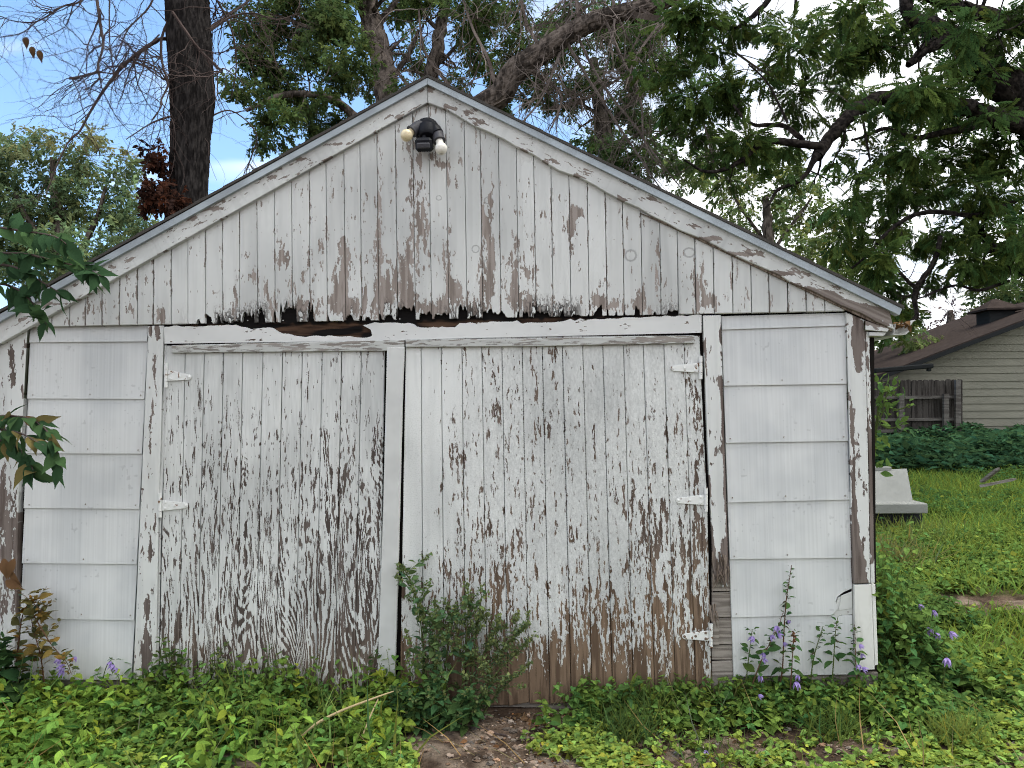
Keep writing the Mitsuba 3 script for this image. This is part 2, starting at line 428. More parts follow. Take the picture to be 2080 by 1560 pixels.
TRIM = to_spots([(1738, 675, 13, 32, .9), (1735, 715, 7, 30, .55), (1752, 706, 7, 9, .6), (1742, 735, 6, 25, .45), (1738, 752, 3, 5, .7), (1727, 860, 4, 60, .5), (1760, 740, 4, 18, .45), (1758, 850, 5, 40, .5), (1730, 980, 5, 90, .5), (1766, 940, 5, 70, .55), (1770, 900, 4, 60, .5), (1735, 1100, 7, 70, .85), (1742, 1160, 12, 45, .95), (1768, 1080, 6, 70, .75),
    (1752, 985, 4, 22, .45), (1770, 1000, 5, 50, .6), (1752, 1094, 3, 4, .6), (1463, 690, 4, 35, .6), (1465, 800, 5, 40, .6), (1468, 860, 5, 40, .75), (1470, 940, 4, 60, .7), (1475, 1050, 4, 60, .7), (1444, 1090, 4, 40, .45), (1472, 1120, 7, 30, .9), (1462, 1160, 16, 20, 1.0), (1448, 1130, 5, 40, .6), (1432, 720, 2, 40, .35), (1440, 990, 3, 20, .5), (1445, 942, 4, 4, .6),
    (30, 730, 6, 26, .55), (33, 770, 7, 20, .55), (52, 760, 4, 60, .3), (30, 1080, 18, 110, .34), (20, 1180, 22, 90, .42), (40, 1150, 6, 120, .35), (12, 1020, 9, 60, .6), (318, 760, 3, 30, .4), (310, 880, 4, 60, .35), (318, 1060, 4, 60, .3), (310, 1110, 5, 30, .5), (304, 1230, 6, 60, .5), (298, 1330, 10, 50, .75), (276, 1160, 4, 30, .5), (274, 1250, 4, 60, .35), (310, 672, 4, 20, .8), (322, 676, 5, 20, .9)])


def matte(col, bump=None, scale=1.0, eps=1e-3):
    b = {'type': 'diffuse', 'reflectance': rgb(*col) if isinstance(col, tuple) else col}
    if bump is not None:
        b = {'type': 'bumpmap', 'arbitrary': proc(bump, eps), 'scale': scale, 'bsdf': b}
    return two(b)


def paint_bump(p, n, uv):
    return noise(p.x * 75.0, p.z * 9.0, 3.0) + 0.5 * noise(p.x * 160.0, p.z * 40.0, 7.0)


def peel(fn, lift=False):
    """A material of paint over wood: fn(p, uv) -> (bareness 0..1, paint colour, wood colour)."""
    def col(p, n, uv):
        b, c, w = fn(p, uv)
        edge = smoothstep(0.02, 0.5, b) * (1 - smoothstep(0.5, 0.98, b))
        return mix(c, w, b) * (0.84 - 0.22 * edge)

    def height(p, n, uv):
        return 1 - fn(p, uv)[0] + 0.5 * noise(p.x * 75.0, p.z * 9.0, 3.0)
    return matte(proc(col), height if lift else paint_bump, 0.0016 if lift else 0.0011, 0.0016)


def streaks(x, z, f=1.0, seed=0.0, e=1.0):
    """Fine noise drawn out along the grain, about 0..1: chips of paint are narrow, upright and abrupt."""
    wx = x + 0.006 * (noise(x * 22.0, z * 30.0, seed + 5.0) - 0.5)
    return 0.40 * noise(wx * 62.0 * f, z * 13.0 * f * e, seed) + 0.36 * noise(wx * 130.0 * f, z * 34.0 * f * e, seed + 1.0) + 0.24 * noise(wx * 260.0 * f, z * 95.0 * f * e, seed + 2.0)


def gable_fn(p, uv):
    x, z = p.x, p.z
    fr = uv.x - dr.floor(uv.x); idn = dr.floor(uv.x)
    n = streaks(x + idn * 0.37, z, 0.9, 1.0)
    big = fbm(x * 6.0, z * 3.0, 8.0, 2)
    edge = smoothstep(0.40, 0.49, dr.abs(fr - 0.5)) * 0.30 * smoothstep(0.45, 0.75, noise(idn * 7.3, z * 3.2, 4.0))
    low = 0.10 * smoothstep(2.65, 2.12, z) * smoothstep(-2.3, -1.4, x) * smoothstep(1.7, 0.2, x)
    F = spots(x, z, GABLE) * 0.95 + edge + 0.5 * low + 0.26 * (big - 0.5) + 1.05 * (n - 0.5) + 0.02
    b = smoothstep(0.275, 0.300, F)
    k = spots(x, z, KNOTS); ring = smoothstep(0.25, 0.4, k) * (1 - smoothstep(0.5, 0.65, k))
    white = dirt_white(x, z) * (1 - 0.35 * ring) * (0.90 + 0.10 * cell_rand(idn, 3.0))
    rot = smoothstep(2.33, 2.235, z + 0.30 * (n - 0.5) + 0.10 * (big - 0.5)) * smoothstep(-2.2, -1.9, x) * smoothstep(1.0, 0.8, x) * smoothstep(0.30, 0.62, noise(x * 7.0, 3.0, 5.0))
    wood = mix(wood_color(x, z, (0.36, 0.315, 0.29), (0.24, 0.205, 0.185)), (0.03, 0.026, 0.024), rot)
    return dr.maximum(b, 0.95 * rot * smoothstep(0.36, 0.42, n)), white, wood


def left_fn(p, uv):
    x, z = p.x, p.z
    fr = uv.x - dr.floor(uv.x)
    n = streaks(x, z, 1.35, 21.0, 0.55)
    h = fbm(x * 2.6 + 3.0, z * 0.5, 7.0, 2) + 0.30 * fbm(x * 8.0, z * 1.2, 9.0, 2)
    rings = 0.5 + 0.5 * dr.sin(6.2832 * (h * 50.0 + x * 24.0 + 1.1 * noise(x * 26.0, z * 7.0, 3.0)))
    big = fbm(x * 4.0, z * 2.4, 6.0, 2)
    d = 0.135 * smoothstep(1.85, 0.3, z) + 0.05 * smoothstep(0.40, 0.0, z) + 0.16 * (big - 0.5) + 0.05 * smoothstep(-1.9, -1.0, x) - 0.03 + 0.06 * smoothstep(-1.75, -1.0, x) * smoothstep(1.9, 1.4, z) - 0.05 * smoothstep(1.55, 1.9, z)
    w = 0.12 + 0.16 * smoothstep(1.3, 0.1, z)
    F = w * rings + (0.97 - w) * n + d + 0.02 * smoothstep(0.40, 0.48, dr.abs(fr - 0.5))
    b = smoothstep(0.635, 0.655, F)
    white = dirt_white(x, z) * (0.86 + 0.15 * noise(x * 150.0, z * 14.0, 4.0)) * 1.04
    return b, white, mix(wood_color(x, z, (0.15, 0.125, 0.115), (0.085, 0.07, 0.064)), wood_color(x, z, (0.185, 0.135, 0.10), (0.10, 0.07, 0.052)), smoothstep(0.65, 0.0, z + 0.3 * (big - 0.5)))


RIGHT_SPOTS = to_spots([(1030, 1150, 30, 60, .10), (1015, 1200, 22, 90, .14), (1040, 1240, 16, 50, .14), (1330, 1130, 26, 90, .12), (1415, 1080, 22, 60, .2), (1400, 1180, 30, 80, .14), (1330, 1260, 30, 60, .16), (1165, 1090, 18, 30, .12), (1030, 950, 10, 60, .12), (1420, 1250, 26, 60, .16), (1240, 1250, 30, 50, .1), (870, 900, 60, 260, -.12), (840, 1000, 24, 500, -.2),
    (1180, 1290, 40, 40, .06), (990, 1380, 60, 50, .2), (880, 1380, 70, 60, -.1), (960, 1000, 30, 140, .05), (1090, 800, 30, 60, .03), (1000, 830, 12, 60, .08), (1310, 800, 90, 70, -.05), (1010, 830, 70, 130, .06), (1150, 900, 160, 160, .03)])


def right_fn(p, uv):
    x, z = p.x, p.z
    fr = uv.x - dr.floor(uv.x); idn = dr.floor(uv.x)
    a, b2, r = voronoi(x * 90.0 + 1.2 * noise(x * 50, z * 40), z * 26.0 + 0.8 * noise(x * 55, z * 25, 3.0))
    a1, b1, r1 = voronoi(x * 150.0, z * 70.0 + 0.6 * noise(x * 90, z * 60, 5.0))
    n = streaks(x, z, 1.15, 41.0, 0.6)
    big = fbm(x * 3.5, z * 2.0, 6.0, 2)
    base = smoothstep(0.27, 0.11, z + 0.45 * (n - 0.5) + 0.42 * (noise(x * 42.0, z * 3.0, 17.0) - 0.5) + 0.10 * (big - 0.5))
    d = 0.04 + 0.04 * smoothstep(1.9, 0.5, z) + 0.16 * smoothstep(0.85, 0.15, z) + 0.6 * base + 0.24 * (big - 0.5) - 0.07 * smoothstep(1.6, 1.95, z)
    d = d + 0.03 * smoothstep(0.42, 0.48, dr.abs(fr - 0.5)) + 0.8 * spots(x, z, RIGHT_SPOTS)
    F = 0.17 * r + 0.08 * r1 + 0.80 * n + d
    b = smoothstep(0.700, 0.720, F)
    crack = smoothstep(0.12, 0.02, b1 - a1) * smoothstep(1.95, 1.5, z)
    white = dirt_white(x, z) * (1.10 - (0.18 * r1 + 0.12 * r) * smoothstep(-0.65, -0.25, x)) * (1 - 0.22 * crack)
    wood = mix(wood_color(x, z, (0.175, 0.135, 0.112), (0.10, 0.076, 0.064)), wood_color(x, z, (0.235, 0.165, 0.115), (0.125, 0.085, 0.06)), smoothstep(1.05, 0.35, z + 0.5 * (big - 0.5)))
    return b, white, wood


def trim_fn(p, uv):
    x, z = p.x, p.z
    n = streaks(x, z, 0.8, 81.0)
    F = 0.85 * spots(x, z, TRIM) + 1.0 * (n - 0.5) + 0.05 * noise(x * 6.0, z * 3.0)
    b = smoothstep(0.25, 0.285, F)
    return b, dirt_white(x, z), wood_color(x, z, (0.215, 0.18, 0.165), (0.13, 0.105, 0.095))


def rake_fn(p, sp, slope):
    x = p.x; z = p.z
    u, v = x + slope * z, z - slope * x
    n = streaks(v, u, 0.8, 61.0)
    F = 0.85 * spots(x, z, sp) + 1.1 * (n - 0.5) + 0.06 * noise(u * 5.0, v * 9.0)
    b = smoothstep(0.25, 0.285, F)
    return b, dirt_white(u, v) * 0.96, wood_color(v, u, (0.30, 0.262, 0.24), (0.20, 0.168, 0.152))


def header_fn(p, uv):
    x, z = p.x, p.z
    n = 0.55 * fbm(x * 9.0, z * 45.0, 1.0, 3) + 0.45 * fbm(x * 40.0, z * 120.0, 2.0, 2)
    b = smoothstep(0.76, 0.79, n + 0.05)
    return b, mix((0.76, 0.77, 0.76), (0.66, 0.67, 0.67), fbm(x * 4.0, z * 9.0, 2.0, 2)), wood_color(z, x, (0.19, 0.15, 0.125), (0.10, 0.08, 0.07))


def strip_fn(p, uv):                       # the two strips nailed over the doors: half worn, the right one nearly bare at its right end
    x, z = p.x, p.z
    n = 0.5 * fbm(x * 7.0, z * 70.0, 1.0, 3) + 0.5 * fbm(x * 24.0, z * 160.0, 2.0, 2)
    b = smoothstep(0.57, 0.66, n + 0.20 * smoothstep(-0.5, 1.1, x) + 0.06 * smoothstep(-0.6, -1.5, x)) * 0.85
    return b, mix((0.58, 0.59, 0.575), (0.46, 0.47, 0.455), fbm(x * 8.0, z * 50.0, 2.0, 2)), wood_color(z, x, (0.30, 0.265, 0.24), (0.19, 0.165, 0.15))


scene['paint_gable'] = peel(gable_fn, True)
scene['paint_left_door'] = peel(left_fn, True)
scene['paint_right_door'] = peel(right_fn, True)
scene['paint_trim'] = peel(trim_fn)
scene['paint_rake_left'] = peel(lambda p, uv: rake_fn(p, RAKE_L, 0.55))
scene['paint_rake_right'] = peel(lambda p, uv: rake_fn(p, RAKE_R, -0.49))
scene['paint_header'] = peel(header_fn)
scene['paint_strip'] = peel(strip_fn)


def shingle_col(p, n, uv):
    x, z = p.x, p.z
    s = noise(x * 190.0, z * 2.0, 1.0)
    grime = fbm(x * 5.0, z * 4.0, 3.0, 3)
    speck = smoothstep(0.84, 0.90, noise(x * 70.0, z * 55.0, 11.0)) * smoothstep(0.5, 0.7, noise(x * 9.0, z * 9.0, 2.0))
    drip = smoothstep(0.60, 0.85, fbm(x * 60.0, z * 1.5, 8.0, 3))
    c = mix((0.745, 0.76, 0.765), (0.60, 0.62, 0.635), 0.7 * smoothstep(0.3, 0.75, grime) + 0.3 * drip)
    low = smoothstep(0.45, 0.0, z + 0.25 * (grime - 0.5))
    c = mix(c, mi.Color3f(0.52, 0.51, 0.46), 0.4 * low)
    return c * (0.76 + 0.08 * s) * (1 - 0.16 * speck)


scene['asbestos_white'] = matte(proc(shingle_col), bump=lambda p, n, uv: noise(p.x * 190.0, p.z * 2.0, 1.0) + 0.6 * fbm(p.x * 14, p.z * 9, 2.0, 2), scale=0.0009, eps=0.001)
scene['new_white_board'] = matte(proc(lambda p, n, uv: mix((0.66, 0.66, 0.64), (0.50, 0.49, 0.46), 0.5 * smoothstep(0.5, 0.75, fbm(p.x * 30.0, p.z * 2.5, 1.0, 3)) + 0.3 * smoothstep(0.35, 0.1, p.z))))
scene['paint_white_plain'] = matte(proc(lambda p, n, uv: mix((0.62, 0.63, 0.62), (0.46, 0.465, 0.46), fbm(p.x * 8.0, p.y * 8.0, p.z * 8.0, 3))))
scene['hinge_paint'] = prin(proc(lambda p, n, uv: mix((0.66, 0.67, 0.66), (0.16, 0.085, 0.05), smoothstep(0.72, 0.78, fbm(p.x * 70.0, p.z * 70.0, 1.0, 3) + 0.12 * smoothstep(0.6, 0.2, p.z)))), 0.45)
scene['rusty_screw'] = matte((0.16, 0.12, 0.10))
scene['bare_grey_plank'] = matte(proc(lambda p, n, uv: wood_color(p.z, p.x, (0.30, 0.27, 0.245), (0.16, 0.14, 0.125), 90.0)), bump=lambda p, n, uv: fbm(p.x * 6.0, p.z * 90.0, 1.0, 3), scale=0.004)
scene['rotten_wood'] = matte(proc(lambda p, n, uv: mix(mix((0.085, 0.052, 0.036), (0.04, 0.025, 0.019), smoothstep(0.35, 0.65, fbm(p.x * 8.0, p.z * 85.0, 1.0, 3))), (0.012, 0.011, 0.011), dr.maximum(smoothstep(0.5, 0.62, fbm(p.x * 5.0, p.z * 26.0, 4.0, 2)), smoothstep(2.195, 2.22, p.z + 0.02 * noise(p.x * 40.0, p.z * 20.0))))), bump=lambda p, n, uv: fbm(p.x * 11.0, p.z * 80.0, 1.0, 3), scale=0.012)
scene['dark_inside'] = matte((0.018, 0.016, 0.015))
scene['splinter_wood'] = matte(proc(lambda p, n, uv: wood_color(p.x, p.z, (0.24, 0.195, 0.165), (0.11, 0.085, 0.07), 120.0)))
scene['galvanised'] = prin(proc(lambda p, n, uv: mix((0.34, 0.385, 0.42), (0.22, 0.25, 0.275), smoothstep(0.3, 0.7, fbm(p.x * 5.0, p.z * 5.0, p.y * 20, 4)))), 0.42, 0.5, 0.25)
scene['roof_shingle'] = matte(proc(lambda p, n, uv: mix((0.045, 0.042, 0.04), (0.085, 0.08, 0.075), noise(p.x * 220, p.y * 220, p.z * 220))))
scene['black_plastic'] = prin(proc(lambda p, n, uv: mix((0.006, 0.0065, 0.010), (0.012, 0.013, 0.018), fbm(p.x * 60, p.y * 60, p.z * 60, 3))), 0.5, 0.15)
scene['faded_plastic'] = prin(proc(lambda p, n, uv: mix((0.035, 0.035, 0.043), (0.055, 0.055, 0.065), fbm(p.x * 50, p.y * 50, p.z * 50, 3))), 0.55)
scene['ivory_bulb'] = prin(proc(lambda p, n, uv: mix((0.70, 0.60, 0.40), (0.42, 0.34, 0.22), smoothstep(0.5, 0.8, fbm(p.x * 40, p.y * 40, p.z * 40, 3)))), 0.25, 0.5)
scene['white_bulb'] = prin(proc(lambda p, n, uv: mix((0.72, 0.70, 0.64), (0.40, 0.37, 0.32), smoothstep(0.55, 0.85, fbm(p.x * 40, p.y * 40, p.z * 40, 3)))), 0.25, 0.5)

# ------------------------------------------------------------------ the garage
rng = np.random.default_rng(11)
G = thing('garage', 'white wooden garage with peeling paint, plank gable and double doors', 'garage')


def part(name, mesh_uv, m, parent=None, **kw):
    mesh, uv = mesh_uv
    return obj(name, mesh, m, parent or G, uv=uv, **kw)


def lerp(a, b, t):
    return a + (b - a) * t


def line_x(y, p0, p1):
    return lerp(p0[0], p1[0], (y - p0[1]) / (p1[1] - p0[1]))


def ragged(pts, amp, step, seed):
    """Points along a pixel polyline, with an uneven offset in y."""
    r = np.random.default_rng(seed); out = []
    for a, b in zip(pts[:-1], pts[1:]):
        n = max(1, int(abs(b[0] - a[0]) / step))
        for i in range(n):
            t = i / n
            out.append((lerp(a[0], b[0], t) + r.normal() * step * 0.15, lerp(a[1], b[1], t) + r.normal() * amp))
    out.append(pts[-1])
    return out


def rake_bottom(x):
    return 208 + (868 - x) * 0.565 if x < 868 else 208 + (x - 868) * 0.487


# gable boards: joints read along the gable's foot, with the boards' slight lean
JB = [28, 66, 104, 140, 173, 206, 242, 278, 311, 347, 382, 417, 452, 487, 523, 559, 594, 630, 665, 702, 735, 770, 808, 844, 877, 912, 949, 981, 1018, 1054, 1089, 1124, 1160, 1197, 1233, 1268, 1305, 1343, 1378, 1414, 1451, 1489, 1527, 1563, 1601, 1638, 1676, 1717]
LEAN = lambda x: -0.016 * (x - 380) / 490 if x < 900 else -0.016
ROT_AMT = {}
for x0, a in [(382, 6), (417, 14), (452, 4), (487, 15), (523, 20), (559, 27), (594, 30), (630, 24), (665, 8), (702, 8), (735, 6), (770, 8), (808, 20), (844, 10), (877, 8), (912, 18), (949, 4), (981, 12), (1018, 12), (1054, 8), (1089, 8), (1124, 16), (1160, 6), (1197, 16), (1233, 14), (1268, 12), (1305, 14), (1343, 6)]:
    ROT_AMT[x0] = a
for i, (a, b) in enumerate(zip(JB[:-1], JB[1:])):
    g = 0.7
    foot = lambda x: 663 - (x - 130) * 31 / 1580
    tops = []
    for x, s in ((a + g, 1), (b - g, -1)):
        tp = x
        for _ in range(4):
            yt = rake_bottom(tp) - 12
            tp = x + LEAN(x) * (foot(x) - yt)
        tops.append((tp, yt))
    if min(foot(a + 5) - tops[1][1], foot(b) - tops[1][1], ) < 4 and b < 300: continue
    fa, fb = foot(a), foot(b)
    bott = [(a + g, fa), (b - g, fb)]
    amt = ROT_AMT.get(a, 0)
    if amt:
        r = np.random.default_rng(100 + i)
        n = 22
        tt = np.linspace(0, 1, n)
        cav = meshkit.noise(np.stack([tt * 3.3 + i * 5.3, tt * 0, tt * 0], -1), 3)
        lo_ = 0.25 if amt > 18 else 0.45
        prof = 1.25 * amt * np.clip((cav - lo_) / 0.10, 0, 1) * (0.55 + 0.75 * meshkit.noise(np.stack([tt * 9 + i, tt * 0, tt * 0 + 4], -1), 5)) + 1.2 * r.random(n)
        bott = [(lerp(a + g, b - g, t), lerp(fa, fb, t) - prof[k]) for k, t in enumerate(np.linspace(0, 1, n))]
    top = [tops[1]]
    if a < 868 < b: top.append((868, rake_bottom(868) - 12))
    top.append(tops[0])
    poly = W(bott + top, -0.03)
    pg = Polygon(poly)
    if not pg.is_valid or pg.area < 1e-4: continue
    part('gable_board', slab(poly, -0.03 + 0.0025 * rng.normal() * 0.5, 0.0, 0.004 if not amt else 0.0, uid=i), 'paint_gable')

# backing behind everything on the front: dark sheathing
part('sheathing', slab(W([(0, 668), (868, 200), (1775, 640), (1782, 1440), (2, 1440)], 0.03), 0.03, 0.06), 'dark_inside')
part('sill', slab(W([(0, 1376), (1783, 1366), (1783, 1450), (0, 1450)], 0.012), 0.012, 0.029), 'bare_grey_plank')
part('gable_backing', slab(W([(100, 660), (868, 200), (1730, 632), (1730, 622), (1400, 628), (400, 648), (100, 656)][:1] + [(868, 226), (1716, 628), (1400, 630), (380, 650)], 0.001), 0.001, 0.029), 'paint_white_plain')
# rotten timber behind the gable's foot
part('rotten_timber', slab(W(ragged([(370, 645), (560, 626), (760, 622), (1000, 618), (1420, 612)], 3, 16, 3) + ragged([(1424, 680), (760, 692), (336, 694)], 1, 40, 4), -0.004), -0.004, 0.03), 'rotten_wood', label='brown rotten timber bared above the left door')

# rake boards, drip edge, roof
RK = -0.06
part('rake_board', slab(W([(868, 170), (868, 208), (0, 698), (-60, 730), (-60, 690), (0, 655)], RK), RK, -0.031, 0.003), 'paint_rake_left')
part('rake_board', slab(W([(868.8, 170), (1806, 627), (1816, 669)] + ragged([(1816, 669), (1712, 621), (1390, 468), (868.8, 208)], 0.8, 30, 5)[1:], RK), RK, -0.031, 0.003), 'paint_rake_right')
# a thin moulding under the right rake, its paint gone
part('rake_moulding', slab(W([(1300, 432), (1390, 473), (1712, 626), (1812, 673), (1813, 668), (1712, 620), (1390, 467)], -0.045), -0.045, -0.03), 'splinter_wood')
DM = -0.085
part('drip_edge', slab(W([(868, 158), (868, 171), (-60, 686), (-60, 671)], DM), DM, -0.03), 'galvanised')
part('drip_edge', slab(W([(868.7, 158), (1833, 627), (1827, 640), (868.7, 171)], DM), DM, -0.03), 'galvanised')
for s, pts in ((-1, [(868, 152.5), (-70, 669)]), (1, [(868, 152.5), (1836, 623)])):
    a, b = P(*pts[0], DM), P(*pts[1], DM)
    n = np.cross(b - a, [0, 1, 0]); n = unit(n); n = n if n[2] > 0 else -n
    # the roof plane and its courses of shingles, stepped
    nco = 16
    parts = []
    for k in range(nco):
        t0, t1 = k / nco, (k + 1) / nco
        p0, p1 = lerp(a, b, t0), lerp(a, b, t1)
        up0, up1 = n * 0.001, n * 0.005
        for y0, y1 in ((DM - 0.006, 6.1),):
            v = [np.array([q[0], y, q[2]]) + o for q, o in ((p0, -n * 0.012), (p1, -n * 0.012), (p1, up1), (p0, up0)) for y in (y0, y1)]
            f = quads([(0, 2, 4, 6), (1, 7, 5, 3), (0, 1, 3, 2), (2, 3, 5, 4), (4, 5, 7, 6), (6, 7, 1, 0)])
            parts.append((np.array(v), f))
    obj('roof', cat_mesh(parts), 'roof_shingle', G)
    d = b - a
    v = [np.array([q[0], y, q[2]]) + o for q, o in ((a, -n * 0.014), (b, -n * 0.014), (b, -n * 0.034), (a, -n * 0.034)) for y in (-0.03, 6.05)]
    obj('roof_deck', (np.array(v), quads([(0, 2, 4, 6), (1, 7, 5, 3), (0, 1, 3, 2), (2, 3, 5, 4), (4, 5, 7, 6), (6, 7, 1, 0)])), 'splinter_wood', G)

# siding shingles left and right of the doors: each tilted, its foot proud of the one below
def course(x0t, x1t, x0b, x1b, yt0, yt1, yb0, yb1, notch=None):
    pts = [(x0b, yb0 + 3), (x1b, yb1 + 3)]
    if notch: pts = notch
    pts += [(x1t, yt1 + 1), (x0t, yt0 + 1)]
    poly = W(pts, -0.004)
    zb, zt = min(q[1] for q in poly), max(q[1] for q in poly)
    return slab(poly, -0.004, 0.025, 0.0015, yoff=lambda x, z: -0.011 * (zt - z) / (zt - zb) + 0.004)


LX0 = lambda y: line_x(y, (60, 690), (40, 1310)); LX1 = lambda y: line_x(y, (301, 665), (268, 1372))
ly = [(664, 660), (693, 691), (807, 808), (918, 919), (1029, 1031), (1141, 1143), (1253, 1257), (1376, 1378)]
for (a0, a1), (b0, b1) in zip(ly[:-1], ly[1:]):
    part('siding_shingle', course(LX0(a0), LX1(a1), LX0(b0), LX1(b1), a0, a1, b0, b1), 'asbestos_white')
RX0 = lambda y: line_x(y, (1465, 640), (1490, 1370)); RX1 = lambda y: line_x(y, (1716, 635), (1735, 1370))
ry = [(641, 634), (667, 659), (781, 777), (897, 893), (1018, 1012), (1133, 1130), (1251, 1249), (1371, 1366)]
for k, ((a0, a1), (b0, b1)) in enumerate(zip(ry[:-1], ry[1:])):
    notch = None
    if k == 5:   # broken lower right corner
        notch = [(RX0(b0), b0 + 3), (1690, 1249), (1701, 1236), (1697, 1222), (1701, 1212), (1713, 1203), (1731, 1195)]
    part('siding_shingle', course(RX0(a0), RX1(a1), RX0(b0), RX1(b1), a0, a1, b0, b1, notch), 'asbestos_white', label='white siding shingle with its lower right corner broken off' if k == 5 else None)
part('siding_patch', slab(W([(1690, 1252), (1732, 1248), (1731, 1204), (1702, 1214)], 0.0), 0.0, 0.02, 0.001), 'paint_white_plain')
part('siding_patch', slab(W([(1703, 1240), (1731, 1236), (1731, 1201), (1709, 1210)], -0.004), -0.004, 0.0, 0.001), 'paint_white_plain')

# corner boards and jambs
part('corner_board', slab(W([(1719, 634), (1757, 650), (1757, 668), (1763, 900), (1768, 1184), (1735, 1186), (1728, 1000)], -0.026), -0.026, 0.02, 0.003), 'paint_trim')
part('corner_board_edge', slab(W([(1757.5, 672), (1766, 675), (1771, 900), (1777, 1184), (1768.7, 1184), (1763.5, 900)], -0.02), -0.02, 0.05, 0.002), 'paint_trim')
part('corner_board', slab(W([(1735.5, 1188), (1770, 1187), (1777, 1360), (1738, 1362)], -0.024), -0.024, 0.02, 0.002), 'new_white_board', label='newer clean white board patching the foot of the right corner')
part('corner_board_edge', slab(W([(1770.6, 1187), (1778, 1187), (1784, 1350), (1777.6, 1352)], -0.019), -0.019, 0.05, 0.002), 'new_white_board')
part('corner_board', slab(W([(-6, 700), (16, 690), (55, 670), (37, 1000), (29, 1390), (-14, 1390), (-8, 1000)], -0.026), -0.026, 0.02, 0.003), 'paint_trim')
part('door_jamb', slab(W([(301, 662), (332.5, 661), (330, 760), (322, 1030), (316, 1380), (270, 1380), (285, 1030)], -0.022), -0.022, 0.02, 0.003), 'paint_trim')
part('jamb_stop', slab(W([(333, 700), (338, 700), (334, 900), (327, 1060), (321, 1400), (317, 1400), (323, 1030)], -0.006), -0.006, 0.03, 0.002), 'paint_trim')
r = np.random.default_rng(8)
part('door_jamb', slab(W([(1428, 641), (1464, 640), (1471, 890), (1479, 1130)] + [(1481, 1175), (1477, 1192), (1473, 1178), (1469, 1194), (1464, 1180), (1459, 1170), (1455, 1180), (1450, 1160)] + [(1447, 1100), (1437, 890)], -0.022), -0.022, 0.012, 0.0), 'paint_trim', label='door jamb rotted away to splinters at its foot')
# splinters of the rotted jamb
sp = []
for k in range(46):
    x = r.uniform(1446, 1480) if k < 34 else r.uniform(1440, 1456); y0 = r.uniform(1120, 1175) if k < 34 else r.uniform(1225, 1250)
    a = P(x, y0, -0.02 - 0.012 * r.random()); L = r.uniform(0.03, 0.10)
    b = a + np.array([r.normal() * 0.014, -0.012 * r.random(), -L])
    sp.append(tube([a, (a + b) / 2 + r.normal(size=3) * 0.004, b], [0.0055, 0.004, 0.0008], 4))
obj('splinters', cat_mesh(sp), 'splinter_wood', G, kind='stuff', label='frayed brown splinters hanging from the rotted jamb')
pk = [1196, 1203, 1256, 1310, 1342, 1400, 1440]
for k in range(1, 6):
    part('sheathing_plank', slab(W([(1446, pk[k + 1] - 1.5), (1491, pk[k + 1] - 1.5), (1488, pk[k]), (1446, pk[k] + 1)], 0.004), 0.004 + 0.004 * (k % 2), 0.028, 0.002), 'bare_grey_plank')
part('sheathing_plank', slab(W([(1446, 1201), (1484, 1201), (1484, 1150), (1446, 1150)], 0.004), 0.006, 0.028, 0.002), 'bare_grey_plank')
part('nailing_block', slab(W([(1448, 1310), (1461, 1310), (1461, 1262), (1448, 1262)], -0.012), -0.012, 0.004, 0.002), 'bare_grey_plank')

# header over the doors; its upper edge eaten away
hd = [(1425, 676), (1200, 681), (826, 690), (820, 691), (700, 693), (334, 698)]
top = [(333, 663), (480, 661), (490, 664), (520, 668), (545, 664), (575, 677), (610, 682), (650, 683), (700, 683), (750, 686), (757, 681), (752, 671), (735, 661), (760, 656), (840, 656), (848, 663), (880, 665), (925, 665), (936, 657), (1000, 654), (1050, 652), (1060, 656), (1110, 655), (1160, 650), (1200, 648), (1300, 645), (1340, 642), (1425, 640)]
dense = ragged(top, 1.1, 9, 12)
part('header', slab(W(dense + hd, -0.022), -0.022, 0.0, 0.0), 'paint_header')
nl = []
for y in (802, 913, 1025, 1137, 1249): nl += [(LX0(y) + 10, y), ((LX0(y) + LX1(y)) / 2 + 7, y - 1), (LX1(y) - 9, y + 1)]
for y in (772, 888, 1008, 1127, 1244): nl += [(RX0(y) + 10, y + 3), ((RX0(y) + RX1(y)) / 2 - 6, y), (RX1(y) - 9, y - 1)]
sn, nl = [np.array(trimesh.creation.icosphere(1, 0.0045).vertices) * [1, .5, 1] + P(x, y, -0.0125) for x, y in nl], []
obj('shingle_nails', cat_mesh([(v, np.array(trimesh.creation.icosphere(1, 1).faces)) for v in sn]), 'bare_grey_plank', G, kind='stuff')
for x, y in [(503, 651), (544, 651), (575, 651), (614, 649), (467, 652), (430, 653), (728, 648), (752, 646), (766, 643), (800, 642), (812, 648), (1793, 652), (1812, 662), (324, 682), (697, 652)]:
    c = P(x, y, -0.034 if y < 660 and x < 1700 else -0.065)
    s = trimesh.creation.icosphere(1, 0.0035); nl.append((np.array(s.vertices) * [1, .6, 1] + c, np.array(s.faces)))
obj('nails', cat_mesh(nl), 'paint_white_plain', G, kind='stuff')

# doors
TOPL = [337, 376, 415, 454, 493, 534, 574, 614, 655, 694, 734, 782]
BOTL = [321, 362, 399, 438, 478, 518, 558, 598, 640, 679, 719, 770]
TOPR = [824, 855, 896, 938, 978, 1019, 1060, 1101, 1142, 1183, 1224, 1266, 1306, 1348, 1389, 1421]
BOTR = [811, 860, 903, 946, 990, 1032, 1075, 1117, 1161, 1203, 1245, 1287, 1331, 1373, 1414, 1446]


